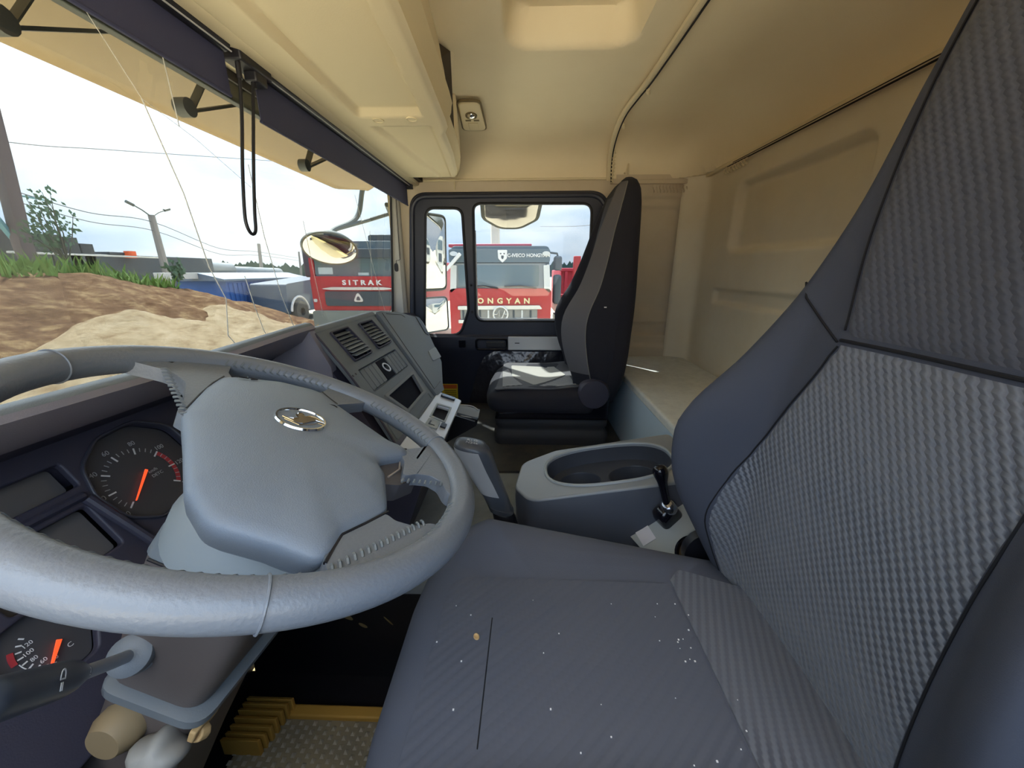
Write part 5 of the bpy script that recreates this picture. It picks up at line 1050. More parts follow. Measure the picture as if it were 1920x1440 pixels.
mb = MB(); mb.rings([gring((0.80, 0.050+0.003*k, 0.436+0.007*k), 0.0255, 0.0315, 0.25) for k in range(2)]); mb.build('knob_collar', STALKM, GS, smooth=60)
text('shift_pattern', 'R135', 0.013, frame((0.80, 0.117, 0.6192), (0, -1, -0.18), (1, 0, 0)), GREYPRT, GS, depth=0.0006)
text('shift_pattern', 'N246', 0.013, frame((0.788, 0.117, 0.6187), (0, -1, -0.18), (1, 0, 0)), GREYPRT, GS, depth=0.0006)

# ================================================================== OUTSIDE, FIXED TO THE CAB
VS = thing('external_visor', 'long ochre visor board on grey brackets outside above the windshield', 'sun visor', (1.0, 0.9, 1.40))
vt = [(0.71, 1.49), (0.80, 1.462), (0.90, 1.425), (0.948, 1.402)]
def vy(x, t):
    a = interp([(0, 0.71, 1.485), (0.4, 0.80, 1.455), (0.8, 0.90, 1.415), (1.0, 0.945, 1.400)], t)
    tap = sm(2.02, 2.20, x); return (x, a[0]-tap*t*0.10, a[1]+tap*t*0.02)
mb = MB(); mb.grid(vy, lin(-0.2, 2.0, 20)+lin(2.03, 2.20, 8), lin(0, 1, 8)); o = mb.build('board', VISORM, VS, smooth=50); q = o.modifiers.new('s', 'SOLIDIFY'); q.thickness = 0.006
mb = MB(); mb.tube([vy(x, 1.0) for x in lin(-0.2, 2.2, 40)], 0.005, 6); mb.build('edge_strip', BRKT, VS)
mb = MB(); mb.tube([V(vy(x, 0.42))+V((0, 0, -0.006)) for x in lin(-0.2, 2.15, 30)], 0.0022, 5); mb.build('board_joint', BRKT, VS)
for x, dz in ((0.70, 0.0), (1.03, 0.005), (1.53, 0.005)):
    mb = MB(); P = V((x-0.02, 0.80, 1.360+dz)); a = V((x+0.045, 0.80, 1.452)); b = V((x+0.19, 0.795, 1.458))
    for q in (a, b):
        mb.rings([[p+V((0, dy, 0))+w_ for dy, w_ in ((-0.012, V((0, 0, -0.006))), (0.012, V((0, 0, -0.006))), (0.012, V((0.012, 0, 0.006))), (-0.012, V((0.012, 0, 0.006))))] for p in (P, P.lerp(q, 0.12), q)])
    mb.lathe([(0.020, -0.014), (0.020, 0.014), (0.0, 0.016)], frame(P+V((-0.006, 0, 0.004)), (1, 0, 0), (0, 0, 1)), 14)
    mb.build('bracket', BRKT, VS)
mb = MB(); mb.box((-0.2, 0.715, 1.40), (2.06, 0.735, 1.47)); mb.build('wiper_cover_bar', BRKT, VS, bevel=0.004)
def mirror_box(name, label, c, nrm, w, h, dep, r, group=None, shell=BLACK, top=None):
    nrm = V(nrm).normalized(); ex = V((0, 0, 1)).cross(nrm).normalized(); ey = nrm.cross(ex)
    T = frame(c, ex, ey, nrm); t = thing(name, label, 'mirror', tuple(c), group)
    P = rrect(-w/2, -h/2, w/2, h/2, r)
    mb = MB(); mb.rings([[T @ V((x*s, y*s, z)) for x, y in P] for z, s in ((0.004, 1.0), (-0.01, 1.04), (-dep*0.6, 0.95), (-dep, 0.55), (-dep, 0.02))], caps=True); mb.build('housing', shell, t, smooth=50)
    mb = MB()
    def dome(s): return [T @ V((x*s*0.95, y*s*0.95, 0.006+0.004*(1-s*s))) for x, y in P]
    mb.rings([dome(s) for s in (1.0, 0.8, 0.6, 0.4, 0.2, 0.02)]); mb.build('mirror_face', MIRROR, t, smooth=80)
    mb = MB(); mb.tube([T @ V((x, y, 0.005)) for x, y in P], 0.005, 6, closed=True); mb.build('rim', shell, t)
    return t
def refl_n(c, tgt):
    a = (V((0, 0, 1.0))-V(c)).normalized(); b = (V(tgt)-V(c)).normalized(); return (a+b).normalized()
mc1 = (2.24, 0.525, 1.100); mc2 = (2.24, 0.535, 0.752)
m1 = mirror_box('side_mirror', 'tall black exterior mirror seen through the narrow quarter window', mc1, refl_n(mc1, (2.6, -9.0, 0.75)), 0.20, 0.41, 0.09, 0.035, 'passenger side mirrors', BRKT)
m2 = mirror_box('side_mirror', 'squat wide-angle mirror below the tall mirror outside the quarter window', mc2, refl_n(mc2, (3.2, -8.0, 0.0)), 0.22, 0.20, 0.08, 0.03, 'passenger side mirrors', GREYP)
mb = MB(); mb.tube([(2.30, 0.60, 1.32), (2.31, 0.62, 1.10), (2.31, 0.62, 0.70), (2.22, 0.66, 0.60)], 0.012, 8); mb.tube([(2.30, 0.60, 1.30), (2.20, 0.66, 1.33), (2.11, 0.70, 1.33)], 0.012, 8); mb.build('mirror_arm', BLACK, m1)
# front (oval) close-view mirror on a bent arm
oc = V((2.02, 1.0, 1.112)); on = refl_n(oc, (1.85, 0.80, 0.25)); oT = frame(oc, V((0, 0, 1)).cross(on).normalized(), on.cross(V((0, 0, 1)).cross(on).normalized()), on) @ Matrix.Rotation(math.radians(-14), 4, 'Z')
OM = thing('front_mirror', 'oval front-view mirror hanging on a bent black arm outside the windshield', 'mirror', tuple(oc))
mb = MB(); mb.rings([[oT @ V((x*s, y*s, z)) for x, y in ell(0, 0, 0.132, 0.092, 40)] for z, s in ((0.0, 1.0), (0.004, 0.96), (0.011, 0.80), (0.017, 0.58), (0.020, 0.33), (0.021, 0.02))]); mb.build('mirror_face', MIRROR, OM, smooth=80)
mb = MB(); mb.rings([[oT @ V((x*s, y*s, z)) for x, y in ell(0, 0, 0.138, 0.098, 40)] for z, s in ((0.004, 0.98), (-0.004, 1.0), (-0.03, 0.9), (-0.055, 0.5), (-0.06, 0.02))]); mb.build('housing', BRKT, OM, smooth=60)
mb = MB(); mb.tube(cr_path([(2.06, 1.03, 1.16), (2.16, 1.04, 1.215), (2.30, 1.00, 1.27), (2.36, 0.97, 1.33), (2.37, 0.94, 1.45), (2.36, 0.90, 1.53), (2.20, 0.80, 1.56)], 6), 0.014, 10); mb.tube([(2.20, 1.04, 1.225), (2.42, 0.93, 1.30), (2.40, 0.80, 1.33), (2.12, 0.72, 1.335)], 0.011, 8); mb.build('arm', BRKT, OM)
# kerb mirror above the window
kc = (2.26, 0.075, 1.305); KM = thing('kerb_mirror', 'wide kerb mirror outside the top of the passenger window reflecting a dusty tyre', 'mirror', kc)
kn_ = refl_n(kc, (2.42, -0.05, -0.6)); kT = frame(kc, V((0, 0, 1)).cross(kn_).normalized(), kn_.cross(V((0, 0, 1)).cross(kn_).normalized()), kn_)
KP = rpoly([(-0.165, 0.11), (0.165, 0.11), (0.158, -0.035), (0.06, -0.105), (-0.06, -0.105), (-0.158, -0.035)], [0.02, 0.02, 0.05, 0.12, 0.12, 0.05], 6)
mb = MB(); mb.rings([[kT @ V((x*s, y*s, z)) for x, y in KP] for z, s in ((0.0, 1.0), (0.0030, 0.9), (0.0055, 0.7), (0.0075, 0.4), (0.008, 0.02))]); mb.build('mirror_face', mat('dusty_mirror', (0.42, 0.40, 0.37), 0.08, metal=1.0), KM, smooth=80)
mb = MB(); mb.rings([[kT @ V((x*s, y*s, z)) for x, y in KP] for z, s in ((0.003, 1.02), (-0.004, 1.04), (-0.04, 0.9), (-0.055, 0.4))]); mb.build('housing', BRKT, KM, smooth=50)
mb = MB(); mb.tube([kT @ V((0, 0.06, -0.04)), (2.25, 0.075, 1.50), (2.10, 0.075, 1.55)], 0.014, 8); mb.build('arm', BRKT, KM)
mb = MB(); mb.rings([[(2.09+0.0*k, y, z) for y, z in ell(-0.72, -0.95, 0.52*s, 0.52*s, 32)] if False else [(2.09+dx, y, z) for y, z in ell(0.12, -0.88, 0.50*s, 0.50*s, 36)] for k, (dx, s) in enumerate(((0.04, 0.55), (0.04, 0.93), (0.08, 1.0), (0.15, 1.0), (0.155, 0.96), (0.175, 0.96), (0.18, 1.0), (0.27, 1.0), (0.275, 0.96), (0.295, 0.96), (0.30, 1.0), (0.40, 1.0), (0.46, 0.95), (0.46, 0.60), (0.40, 0.50), (0.40, 0.05)))])
mb.build('road_tyre', TYRE, smooth=40, label='front tyre of the truck below the passenger door, reflected in the kerb mirror', cat='tyre')

# ================================================================== LANDSCAPE
GZ = -1.4
def gheight(x, y): return GZ
mb = MB(); mb.grid(lambda x, y: (x, y, GZ+0.05*math.sin(x*0.7)*math.sin(y*0.5+1)), lin(-60, 160, 60), lin(-90, 160, 60)); mb.build('ground', GROUNDM, kind='structure', smooth=80, label='pale dusty yard ground round the parked trucks', cat='ground')
from mathutils import noise
def crest(x): return interp([(-14, 1.30), (3, 1.22), (6.5, 1.05), (9.0, 0.80), (11.4, 0.15), (13.4, -0.85), (15.0, -1.42)], x)[0]
def mz(x, y):
    c = crest(x); t = sm(3.6, 9.0, y)*(1 if y < 10.0 else 1-0.9*sm(12, 18, y))
    n = noise.fractal(V((x*0.6, y*0.6, 0.3)), 1.0, 2.0, 5); n2 = noise.fractal(V((x*2.6, y*2.6, 7.3)), 0.9, 2.0, 4)
    k = sm(0.0, 0.25, t)
    return GZ-0.04+(c-GZ)*t+(0.10*n+0.045*n2)*k
mb = MB(); mb.grid(lambda x, y: (x, y, mz(x, y)), lin(-14, 1.5, 40)+lin(1.6, 15.5, 210), lin(3.4, 10.5, 130)+lin(10.8, 19, 14)); mb.build('soil_mound', SOIL, smooth=60, label='large reddish soil mound with a grassy top beyond the windshield', cat='mound')
def pz(x, y, cx, cy, h, rx, ry, seed):
    dx = (x-cx)/rx; dy = (y-cy)/ry; r = math.hypot(dx, dy); return GZ-0.3+h*max(0.0, 1-r)**0.85+0.12*noise.fractal(V((x*1.3, y*1.3, seed)), 1.0, 2.0, 5)*sm(1.05, 0.7, r)+(0.0 if r < 1 else -0.8*(r-1))
for i, (cx, cy, h, rx, ry, lab) in enumerate(((5.6, 6.0, 2.22, 4.2, 3.2, 'pale sand heap at the foot of the soil mound, rising to a rounded peak'), (8.6, 7.0, 1.95, 4.6, 3.4, 'lower pale sand heap sloping down toward the red truck'))):
    mb = MB(); mb.grid(lambda x, y: (x, y, pz(x, y, cx, cy, h, rx, ry, i*3.1)), lin(cx-rx*1.1, cx+rx*1.1, 120), lin(cy-ry*1.1, cy+ry*1.1, 100)); mb.build('sand_heap', SAND, smooth=60, label=lab, cat='mound')
# grass on the crest
mb = MB(); rnd = random.Random(3)
for k in range(9000):
    x = rnd.uniform(-3, 9.2) if k % 5 else rnd.uniform(8.5, 11); y = rnd.uniform(8.3, 11.5); 
    if noise.noise(V((x*0.8, y*0.8, 2.0))) < -0.18+0.5*sm(7.5, 10.5, x): continue
    h = rnd.uniform(0.10, 0.42)*(1.0-0.55*sm(7.5, 10.5, x)); a = rnd.uniform(0, 2*pi); w_ = rnd.uniform(0.015, 0.035); z = mz(x, y)-0.02; lx, ly = rnd.uniform(-.15, .15), rnd.uniform(-.15, .15)
    c, s_ = math.cos(a)*w_, math.sin(a)*w_; mb.add([(x-c, y-s_, z), (x+c, y+s_, z), (x+lx*.4+c*.6, y+ly*.4+s_*.6, z+h*0.6), (x+lx, y+ly, z+h)], [(0, 1, 2), (0, 2, 3)])
o = mb.build('grass', GRASSM, kind='stuff', smooth=0, label='bright green grass along the top of the soil mound', cat='grass')
# sapling
def sapling(name, label, base, H, seed, nb=9, lf=9, sc=1.0, cat='tree'):
    rnd = random.Random(seed); t = thing(name, label, cat, base); b = V(base); br = MB(); lv = MB()
    for i in range(nb):
        dirx = rnd.uniform(-0.5, 0.5); top = b+V((dirx*H*0.8, rnd.uniform(-.2, .2)*H, H*rnd.uniform(0.45, 1.0)*(1-abs(dirx)*0.5)))
        mid = b.lerp(top, 0.5)+V((rnd.uniform(-.06, .06), 0, 0))*H; br.tube([b, mid, top], [0.014*sc, 0.009*sc, 0.004*sc], 5)
        for j in range(lf):
            p = b.lerp(top, rnd.uniform(0.35, 1.05))+V((rnd.gauss(0, .07), rnd.gauss(0, .05), rnd.gauss(0, .06)))*H*0.8
            a = rnd.uniform(0, pi); s_ = rnd.uniform(.03, .06)*sc; ex = V((math.cos(a), .3, math.sin(a))).normalized()*s_; ey = V((-math.sin(a), .2, math.cos(a))).normalized()*s_*0.5
            lv.add([p-ex, p+ey, p+ex, p-ey], [(0, 1, 2, 3)])
    br.build('branch', BARK, t); lv.build('leaves', LEAFM, t, kind='stuff', smooth=0)
sapling('sapling', 'thin leafy sapling growing on the mound beside the thick leaning post', (7.9, 9.5, 1.15), 1.45, 5, 11, 26, 1.1)
sapling('bush', 'small yellow-green bush at the end of the grassy mound', (9.6, 8.8, 0.75), 0.55, 9, 8, 22, 1.3, 'bush')
# leaning poles and wires
def pole(name, label, p0, p1, r0, r1, mt, arms=True, group='utility poles behind the mound'):
    t = thing(name, label, 'pole', tuple(p0), group); p0 = V(p0); p1 = V(p1)
    mb = MB(); mb.tube([p0, p1], [r0, r1], 8); mb.build('post', mt, t)
    if arms:
        for s_ in (-1, 1):
            mb = MB(); q = p1+V((s_*0.85, 0, 0.35)); mb.tube([p1+V((0, 0, -.1)), p1+V((s_*0.45, 0, .18)), q], 0.035, 6); mb.tube([q, q+V((s_*0.35, 0, 0.12))], 0.08, 6); mb.build('lamp_arm', BRKT, t)
    return t
pole('utility_pole', 'concrete lamp post with two lamp arms behind the mound, the tallest in the windshield view', (21.25, 20, -1.4), (21.2, 20, 3.9), 0.20, 0.15, CONCRETE)
pole('utility_pole', 'distant plain pole between the blue container and the blind cord', (34.8, 24, -1.4), (35.3, 24, 3.4), 0.17, 0.13, CONCRETE, False)
pole('utility_pole', 'far thin pole with cross arms just left of the first red truck', (48, 28, -1.4), (48.4, 28, 3.35), 0.14, 0.10, WIRE, False)
gp = thing('leaning_post', 'thick dark leaning post with a stay at the left edge of the windshield view', 'post', (15.25, 20, -1.4))
mb = MB(); mb.rings([[(x, y, z) for x, y in rrect(cx-.30, 19.6, cx+.14, 20.0, .05, 2)] for cx, z in ((15.45, -1.4), (15.2, 2.0), (15.48, 5.0), (15.8, 9))]); mb.build('post', mat('dark_post', (0.09, 0.07, 0.075), 0.7), gp)
mb = MB(); mb.tube([(15.2, 20, 1.9), (14.2, 20, 4.3), (13.2, 20, 6.8)], 0.12, 6); mb.tube([(15.2, 20, 3.9), (16.5, 20, 3.85)], 0.04, 5); mb.build('stay', mat('teal_steel', (0.12, 0.30, 0.34), 0.5), gp)
pc = pole('utility_pole', 'pale concrete post rising behind the second red truck', (25.5, 1.84, -1.4), (25.5, 1.84, 9.5), 0.31, 0.28, mat('pale_concrete', (0.50, 0.49, 0.46), 0.9), False)
def wire(pts, r, label):
    P = cr_path(pts, 6); mb = MB(); mb.tube(P, r, 4); mb.build('overhead_wire', WIRE, label=label, cat='wire', group='overhead wires')
wire([(8, 24, 5.2), (18.8, 24, 6.7), (23.7, 24, 7.7), (34.9, 24, 10.1), (60, 24, 15.5)], 0.022, 'highest overhead wire crossing the open sky above the mound')
wire([(14.8, 20, 4.2), (18, 20, 3.6), (21.2, 20, 3.55), (28, 22, 2.6), (34.8, 24, 2.7), (48, 28, 2.6)], 0.020, 'upper overhead wire strung between the leaning poles')
wire([(14.8, 20, 3.8), (18, 20, 3.2), (21.2, 20, 3.1), (28, 22, 2.2), (34.8, 24, 2.4), (48, 28, 2.3)], 0.018, 'lower overhead wire strung between the leaning poles')
wire([(30, -1.2, 4.2), (24, -3.6, 3.6), (20, -6, 3.6)], 0.015, 'thin wire running down behind the second red truck')
# stacked dark blocks at the left, pipes and blue container bodies behind the mound
bs = thing('block_stack', 'stack of dark weathered blocks on the mound top behind the leaning post', 'block stack', (16.8, 22, 0.9))
for k in range(7):
    mb = MB(); x = 14.9+k*0.62; h = [2.95, 2.7, 2.55, 2.35, 2.62, 2.55, 2.3][k]; mb.rings([[(x+dx, 22+dy, z) for dx, dy in rrect(0.01, -0.5, 0.60, 0.5, 0.06, 3)] for z in (-1.4, h-0.06, h)]); mb.build('block', DKBLOCK, bs)
tk = thing('grey_tank', 'row of long grey tank bodies lying behind the mound', 'tank', (28, 22, -1.4))
for (x0, x1, y, z, r) in ((20.0, 24.8, 22, 1.50, 0.42), (24.9, 29.5, 22.3, 1.25, 0.48), (29.8, 36.5, 23, 0.95, 0.45)):
    mb = MB(); mb.tube([(x0, y, z), (x0+.1, y, z), (x1-.1, y+.3, z-.1), (x1, y+.3, z-.1)], [r*.8, r, r, r*.8], 14); mb.build('tank_body', GREYPIPE, tk, smooth=50)
mb = MB(); mb.box((20, 21.8, -1.4), (36, 22.6, 0.9)); mb.build('support_frame', DKBLUE, tk)
mb = MB(); mb.box((18.0, 21.5, -1.4), (26.5, 22.5, 1.85)); mb.box((19.8, 21.4, 1.85), (21.0, 22.4, 1.98)); mb.build('flatbed_trailer', mat('dark_trailer', (0.05, 0.06, 0.075), 0.6), label='long dark trailer body behind the grassy crest', cat='trailer', bevel=0.03)
mb = MB(); mb.box((15.5, 21.0, 1.72), (22.2, 21.1, 1.80)); mb.build('white_rail', WHITEPAINT, label='thin white rail along the dark trailer top', cat='rail', bevel=0.01)
mb = MB(); mb.rings([[(x, y, z) for x, y in rrect(20.55, 21.1, 20.95, 21.5, 0.1, 3)] for z in (1.70, 1.90, 2.05)]); mb.build('beacon_lamp', mat('red_orange_lamp', (0.8, 0.12, 0.03), 0.5), label='small red-orange beacon on the dark trailer', cat='lamp')
bl = thing('blue_container', 'deep blue ribbed container body with a grey roof behind the end of the mound', 'container', (18.5, 13.6, -1.4))
mb = MB(); mb.box((16.5, 13.0, -1.4), (22.6, 15.2, 0.62)); mb.build('body', BLUEPAINT, bl, bevel=0.03)
mb = MB()
for k in range(22): mb.box((16.6+k*0.27, 12.95, -1.3), (16.72+k*0.27, 13.01, 0.5))
mb.build('rib', BLUEPAINT, bl, kind='stuff', smooth=0)
mb = MB(); mb.rings([[(x, y, z) for y, z in ((12.9, 0.60), (12.9, 0.68), (14.1, 0.95), (15.3, 0.68), (15.3, 0.60))] for x in (16.3, 22.8)]); mb.build('roof_cover', mat('blue_grey_roof', (0.14, 0.18, 0.24), 0.6), bl)
mb = MB(); mb.box((19.0, 12.90, -0.9), (19.45, 12.96, -0.15)); mb.build('orange_plate', mat('orange_plate', (0.85, 0.22, 0.05), 0.6), bl, bevel=0.01)
mb = MB(); mb.box((14.6, 14.0, 0.70), (17.0, 14.3, 0.95)); mb.box((14.8, 14.0, -1.4), (14.95, 14.2, 0.7)); mb.build('white_canopy', WHITEPAINT, label='low white canopy edge beside the blue container', cat='canopy', bevel=0.01)
dm = thing('grey_dump_truck', 'dark blue-grey parked machine between the blue container and the first red truck', 'truck', (19.5, 11.6, -1.4))
mb = MB(); mb.rings([[(x, y, z) for x, z in rpoly([(17.2, -0.9), (17.4, 0.45), (21.6, 0.75), (22.4, 0.1), (22.4, -0.9)], 0.15)] for y in (10.9, 12.6)]); mb.build('body', DKBLUE, dm)
for x in (18.0, 20.6):
    mb = MB(); mb.lathe([(0.2, -0.2), (0.5, -0.2), (0.55, -0.1), (0.55, 0.1), (0.5, 0.2), (0.2, 0.2), (0.15, 0.05)], frame((x, 10.85, -0.86), (1, 0, 0), (0, 0, 1)), 24); mb.build('wheel', TYRE, dm, smooth=40)
    mb = MB(); mb.tube([(x+0.72*math.cos(t), 10.75, -0.86+0.72*math.sin(t)) for t in lin(0.1, pi-0.1, 16)], 0.05, 6); mb.build('mudguard', GREYPRT, dm)
# far forest
mb = MB(); rnd = random.Random(11)
pts = [(-60+i*3.0, 0) for i in range(160)]
def ring_forest(a):
    R_ = 190; return V((R_*math.cos(a), R_*math.sin(a), 0))
n_ = 420
for k in range(n_):
    a = -1.2+2.9*k/n_; p = ring_forest(a); h = 3.6+rnd.uniform(-0.8, 1.2)+1.2*math.sin(k*0.05); w_ = 1.6; tdir = V((-math.sin(a), math.cos(a), 0))
    q = [p-tdir*w_+V((0, 0, GZ)), p+tdir*w_+V((0, 0, GZ)), p+tdir*w_*0.9+V((0, 0, h*0.6)), p+V((0, 0, h)), p-tdir*w_*0.9+V((0, 0, h*0.65))]; bk_ = [v+p.normalized()*2.0 for v in q]
    mb.rings([q, bk_])
mb.build('treeline', FOREST, kind='stuff', smooth=0, label='dark line of far forest on the horizon', cat='forest')

# ================================================================== TRUCKS
def truck_cab(name, label, X, yc, W, ztop, zbot, kind):
    t = thing(name, label, 'truck', (X+1.0, yc, GZ), 'red trucks parked facing the cab'); h = W/2
    FT = frame((X, yc, 0), (0, -1, 0), (0, 0, 1))       # local x = to the right as seen from us, local y = z, normal -X
    def bx(n, x0, x1, z0, z1, d0, d1, mt, r=0.05, par=None, **k):
        mb = MB(); mb.prism(rrect(x0, z0, x1, z1, r, 4), d0, d1, FT); return mb.build(n, mt, par or t, bevel=min(0.02, r), **k)
    if kind == 'A':
        zt = ztop
        bx('cab', -h, h, -0.02, 0.88, -2.0, 0.0, REDPAINT, 0.06)
        bx('upper_cab', -h+0.03, h-0.03, 0.80, zt, -2.0, -0.12, mat('dark_cab_top', (0.09, 0.13, 0.16), 0.5), 0.16)
        bx('roof_fairing', h-0.95, h-0.1, zt-0.05, zt+0.16, -1.6, -0.25, TRUCKBK, 0.08)
        mb = MB(); mb.prism(rpoly([(-h+0.12, 0.86), (h-0.12, 0.86), (h-0.16, zt-0.18), (-h+0.16, zt-0.18)], 0.10), -0.14, -0.07, FT); mb.build('windshield', TRUCKGL, t, bevel=0.01)
        bx('sun_visor', -h+0.06, h-0.06, zt-0.42, zt-0.20, -0.15, 0.10, TRUCKBK, 0.06)
        bx('red_pillar', -h, -h+0.12, 0.75, zt-0.35, -1.8, -0.06, REDPAINT, 0.05)
        bx('grille', -0.90, 0.90, 0.12, 0.50, -0.02, 0.035, TRUCKBK, 0.08)
        mb = MB(); mb.prism(rpoly([(-1.0, 0.565), (-0.7, 0.605), (0.7, 0.605), (1.0, 0.565), (0.7, 0.535), (-0.7, 0.535)], 0.02), 0, 0.06, FT); mb.build('chrome_bar', mat('bright_trim', (0.7, 0.7, 0.68), 0.3, metal=0.3), t, bevel=0.01)
        text('lettering', 'SITRAK', 0.17, FT @ Matrix.Translation((0.12, 0.715, 0.012)), WHITEP, t, depth=0.02, space=1.65, sx=1.25, bold=0.006)
        em = MB(); em.prism([(x, y+0.36) for x, y in rpoly([(-0.15, -0.13), (0.15, -0.13), (0.0, 0.14)], 0.06)], 0.035, 0.06, FT); em.build('emblem', mat('bright_trim', (0, 0, 0)), t, bevel=0.008)
        mb = MB(); mb.prism([(x, y+0.34) for x, y in rpoly([(-0.07, -0.07), (0.07, -0.07), (0.0, 0.06)], 0.03)], 0.055, 0.066, FT); mb.build('emblem_core', TRUCKBK, t)
        bx('bumper', -h-0.02, h+0.02, -0.95, 0.0, -0.4, 0.08, TRUCKGR, 0.08)
        bx('permit_paper', -h+0.22, -h+0.60, 0.93, 1.10, -0.075, -0.065, mat('pale_paper', (0.5, 0.6, 0.62), 0.6), 0.01)
        bx('permit_paper', 0.02, 0.30, 0.90, 0.97, -0.075, -0.065, mat('pale_paper', (0.5, 0.6, 0.62), 0.6), 0.01)
        bx('marker_light', -h+0.03, -h+0.12, 0.22, 0.30, 0.0, 0.02, LAMPG, 0.02)
        mb = MB(); mb.box((-h-0.30, 0.85, -0.5), (-h-0.06, 1.62, -0.30), FT); mb.build('side_mirror', TRUCKBK, t, bevel=0.05)
        mb = MB(); mb.tube([FT @ V(p) for p in ((-h+0.10, -0.30, 0.02), (-h+0.02, -0.55, 0.12), (-h-0.02, -0.95, 0.12), (-h+0.03, -1.1, 0.05))], 0.035, 6); mb.build('orange_hose', mat('tan_hose', (0.45, 0.30, 0.12), 0.6), t)
    else:
        zt = ztop
        bx('cab', -h, h, zbot, 0.62, -2.0, 0.0, REDPAINT, 0.10)
        bx('upper_cab', -h+0.06, h-0.06, 0.5, zt, -2.0, -0.10, mat('slate_cab_top', (0.10, 0.14, 0.17), 0.45), 0.12)
        bx('upper_fascia', -h+0.02, h-0.05, zt-0.36, zt-0.07, -0.14, -0.03, mat('slate_cab_top', (0, 0, 0)), 0.05)
        mb = MB(); mb.prism(rpoly([(-h+0.10, 0.58), (-h+0.7, 0.50), (h-0.7, 0.50), (h-0.10, 0.60), (h-0.12, zt-0.38), (-h+0.12, zt-0.38)], 0.08), -0.10, -0.04, FT); mb.build('windshield_surround', mat('windshield_trim', (0.22, 0.24, 0.25), 0.5), t, bevel=0.01)
        mb = MB(); mb.prism(rpoly([(-h+0.22, 0.66), (h-0.30, 0.66), (h-0.30, zt-0.42), (-h+0.22, zt-0.42)], 0.05), -0.05, -0.03, FT); mb.build('windshield', TRUCKGL, t, bevel=0.005)
        for s_ in (-1, 1):
            mb = MB(); mb.prism(rpoly([(s_*(h-0.02), 0.50), (s_*(h-0.17), 0.62), (s_*(h-0.20), zt-0.42), (s_*(h-0.06), zt-0.40)], 0.03), -0.06, 0.0, FT); mb.build('pillar_trim', LAMPG, t, bevel=0.01)
            mb = MB(); mb.prism(ell(s_*(h-0.14), zt-0.17, 0.09, 0.05, 20), -0.04, 0.0, FT); mb.build('roof_lamp', LAMPG, t, bevel=0.01)
        mb = MB()
        for (xa, xb) in ((-0.75, -0.05), (0.10, 0.85)): mb.tube([FT @ V((xa, 0.66, 0.0)), FT @ V(((xa+xb)/2, 0.68, 0.02)), FT @ V((xb, 0.62, 0.02))], 0.018, 5)
        mb.build('wiper', BLACK, t)
        sh_ = rpoly([(-0.11, 0.13), (0.11, 0.13), (0.10, -0.05), (0.0, -0.15), (-0.10, -0.05)], 0.02)
        mb = MB(); mb.prism([(x+0.06, y+zt-0.22) for x, y in sh_], -0.03, -0.015, FT); mb.build('shield_badge', WHITEP, t)
        mb = MB(); mb.prism([(x*0.28+0.06, y*0.3+zt-0.25) for x, y in sh_], -0.015, -0.012, FT); mb.prism(ell(0.02, zt-0.17, 0.02, 0.015, 8), -0.015, -0.012, FT); mb.prism(ell(0.10, zt-0.17, 0.02, 0.015, 8), -0.015, -0.012, FT); mb.build('shield_mark', TRUCKBK, t)
        text('lettering', 'SAIC-IVECO HONGYAN', 0.105, FT @ Matrix.Translation((0.585, zt-0.21, -0.022)), WHITEP, t, depth=0.01, sx=1.0, bold=0.003)
        text('lettering', 'HONGYAN', 0.17, FT @ Matrix.Translation((-0.03, 0.33, 0.012)), mat('gold_letter', (0.78, 0.68, 0.40), 0.35), t, depth=0.02, space=1.9, sx=1.1, bold=0.006)
        bx('grille', -0.95, 0.88, -0.12, 0.15, -0.02, 0.03, mat('grille_grey', (0.25, 0.25, 0.24), 0.4), 0.03)
        mb = MB(); mb.prism(rpoly([(-1.0, 0.13), (1.0, 0.15), (0.93, 0.235), (-1.0, 0.215)], 0.02), 0, 0.06, FT); mb.build('chrome_bar', mat('bright_trim', (0, 0, 0)), t, bevel=0.01)
        mb = MB(); mb.prism(rpoly([(-1.0, -0.19), (0.85, -0.13), (0.90, -0.05), (-1.0, -0.11)], 0.02), 0, 0.06, FT); mb.build('chrome_bar', mat('bright_trim', (0, 0, 0)), t, bevel=0.01)
        mb = MB(); mb.tube([FT @ V((0.01+0.17*math.cos(a), 0.035+0.17*math.sin(a), 0.075)) for a in lin(0, 2*pi, 29)[:-1]], 0.022, 6, closed=True)
        for pl in (((-0.16, 0.03), (-0.08, 0.03), (-0.03, 0.13), (-0.03, -0.02), (0.03, 0.09), (0.04, -0.05), (0.10, 0.12), (0.10, 0.03), (0.18, 0.04)),): mb.tube([FT @ V((x+0.01, y, 0.075)) for x, y in pl], 0.013, 5)
        mb.tube([FT @ V((0.0, -0.13, 0.075)), FT @ V((0.06, -0.02, 0.075))], 0.016, 5); mb.build('emblem', mat('bright_trim', (0, 0, 0)), t)
        mb = MB(); mb.lathe([(0.155, 0.0), (0.155, 0.01), (0, 0.012)], FT @ Matrix.Translation((0.01, 0.035, 0.055)), 28); mb.build('emblem_disc', mat('grille_grey', (0, 0, 0)), t)
        for k in range(9):
            mb = MB(); mb.box((-0.9+k*0.2, -0.10, 0.03), (-0.86+k*0.2, 0.12, 0.045), FT); mb.build('grille_slat', LAMPG if k % 2 else TRUCKBK, t)
        bx('bumper', -h, h, zbot-0.55, zbot+0.05, -0.4, 0.06, REDPAINT, 0.08)
        for k, z0 in enumerate((1.02, 0.60)):
            mb = MB(); mb.box((h+0.05, z0-(0.35 if k else 0), -0.35), (h+0.24, z0+0.33, -0.12), FT); mb.build('side_mirror', TRUCKBK, t, bevel=0.06)
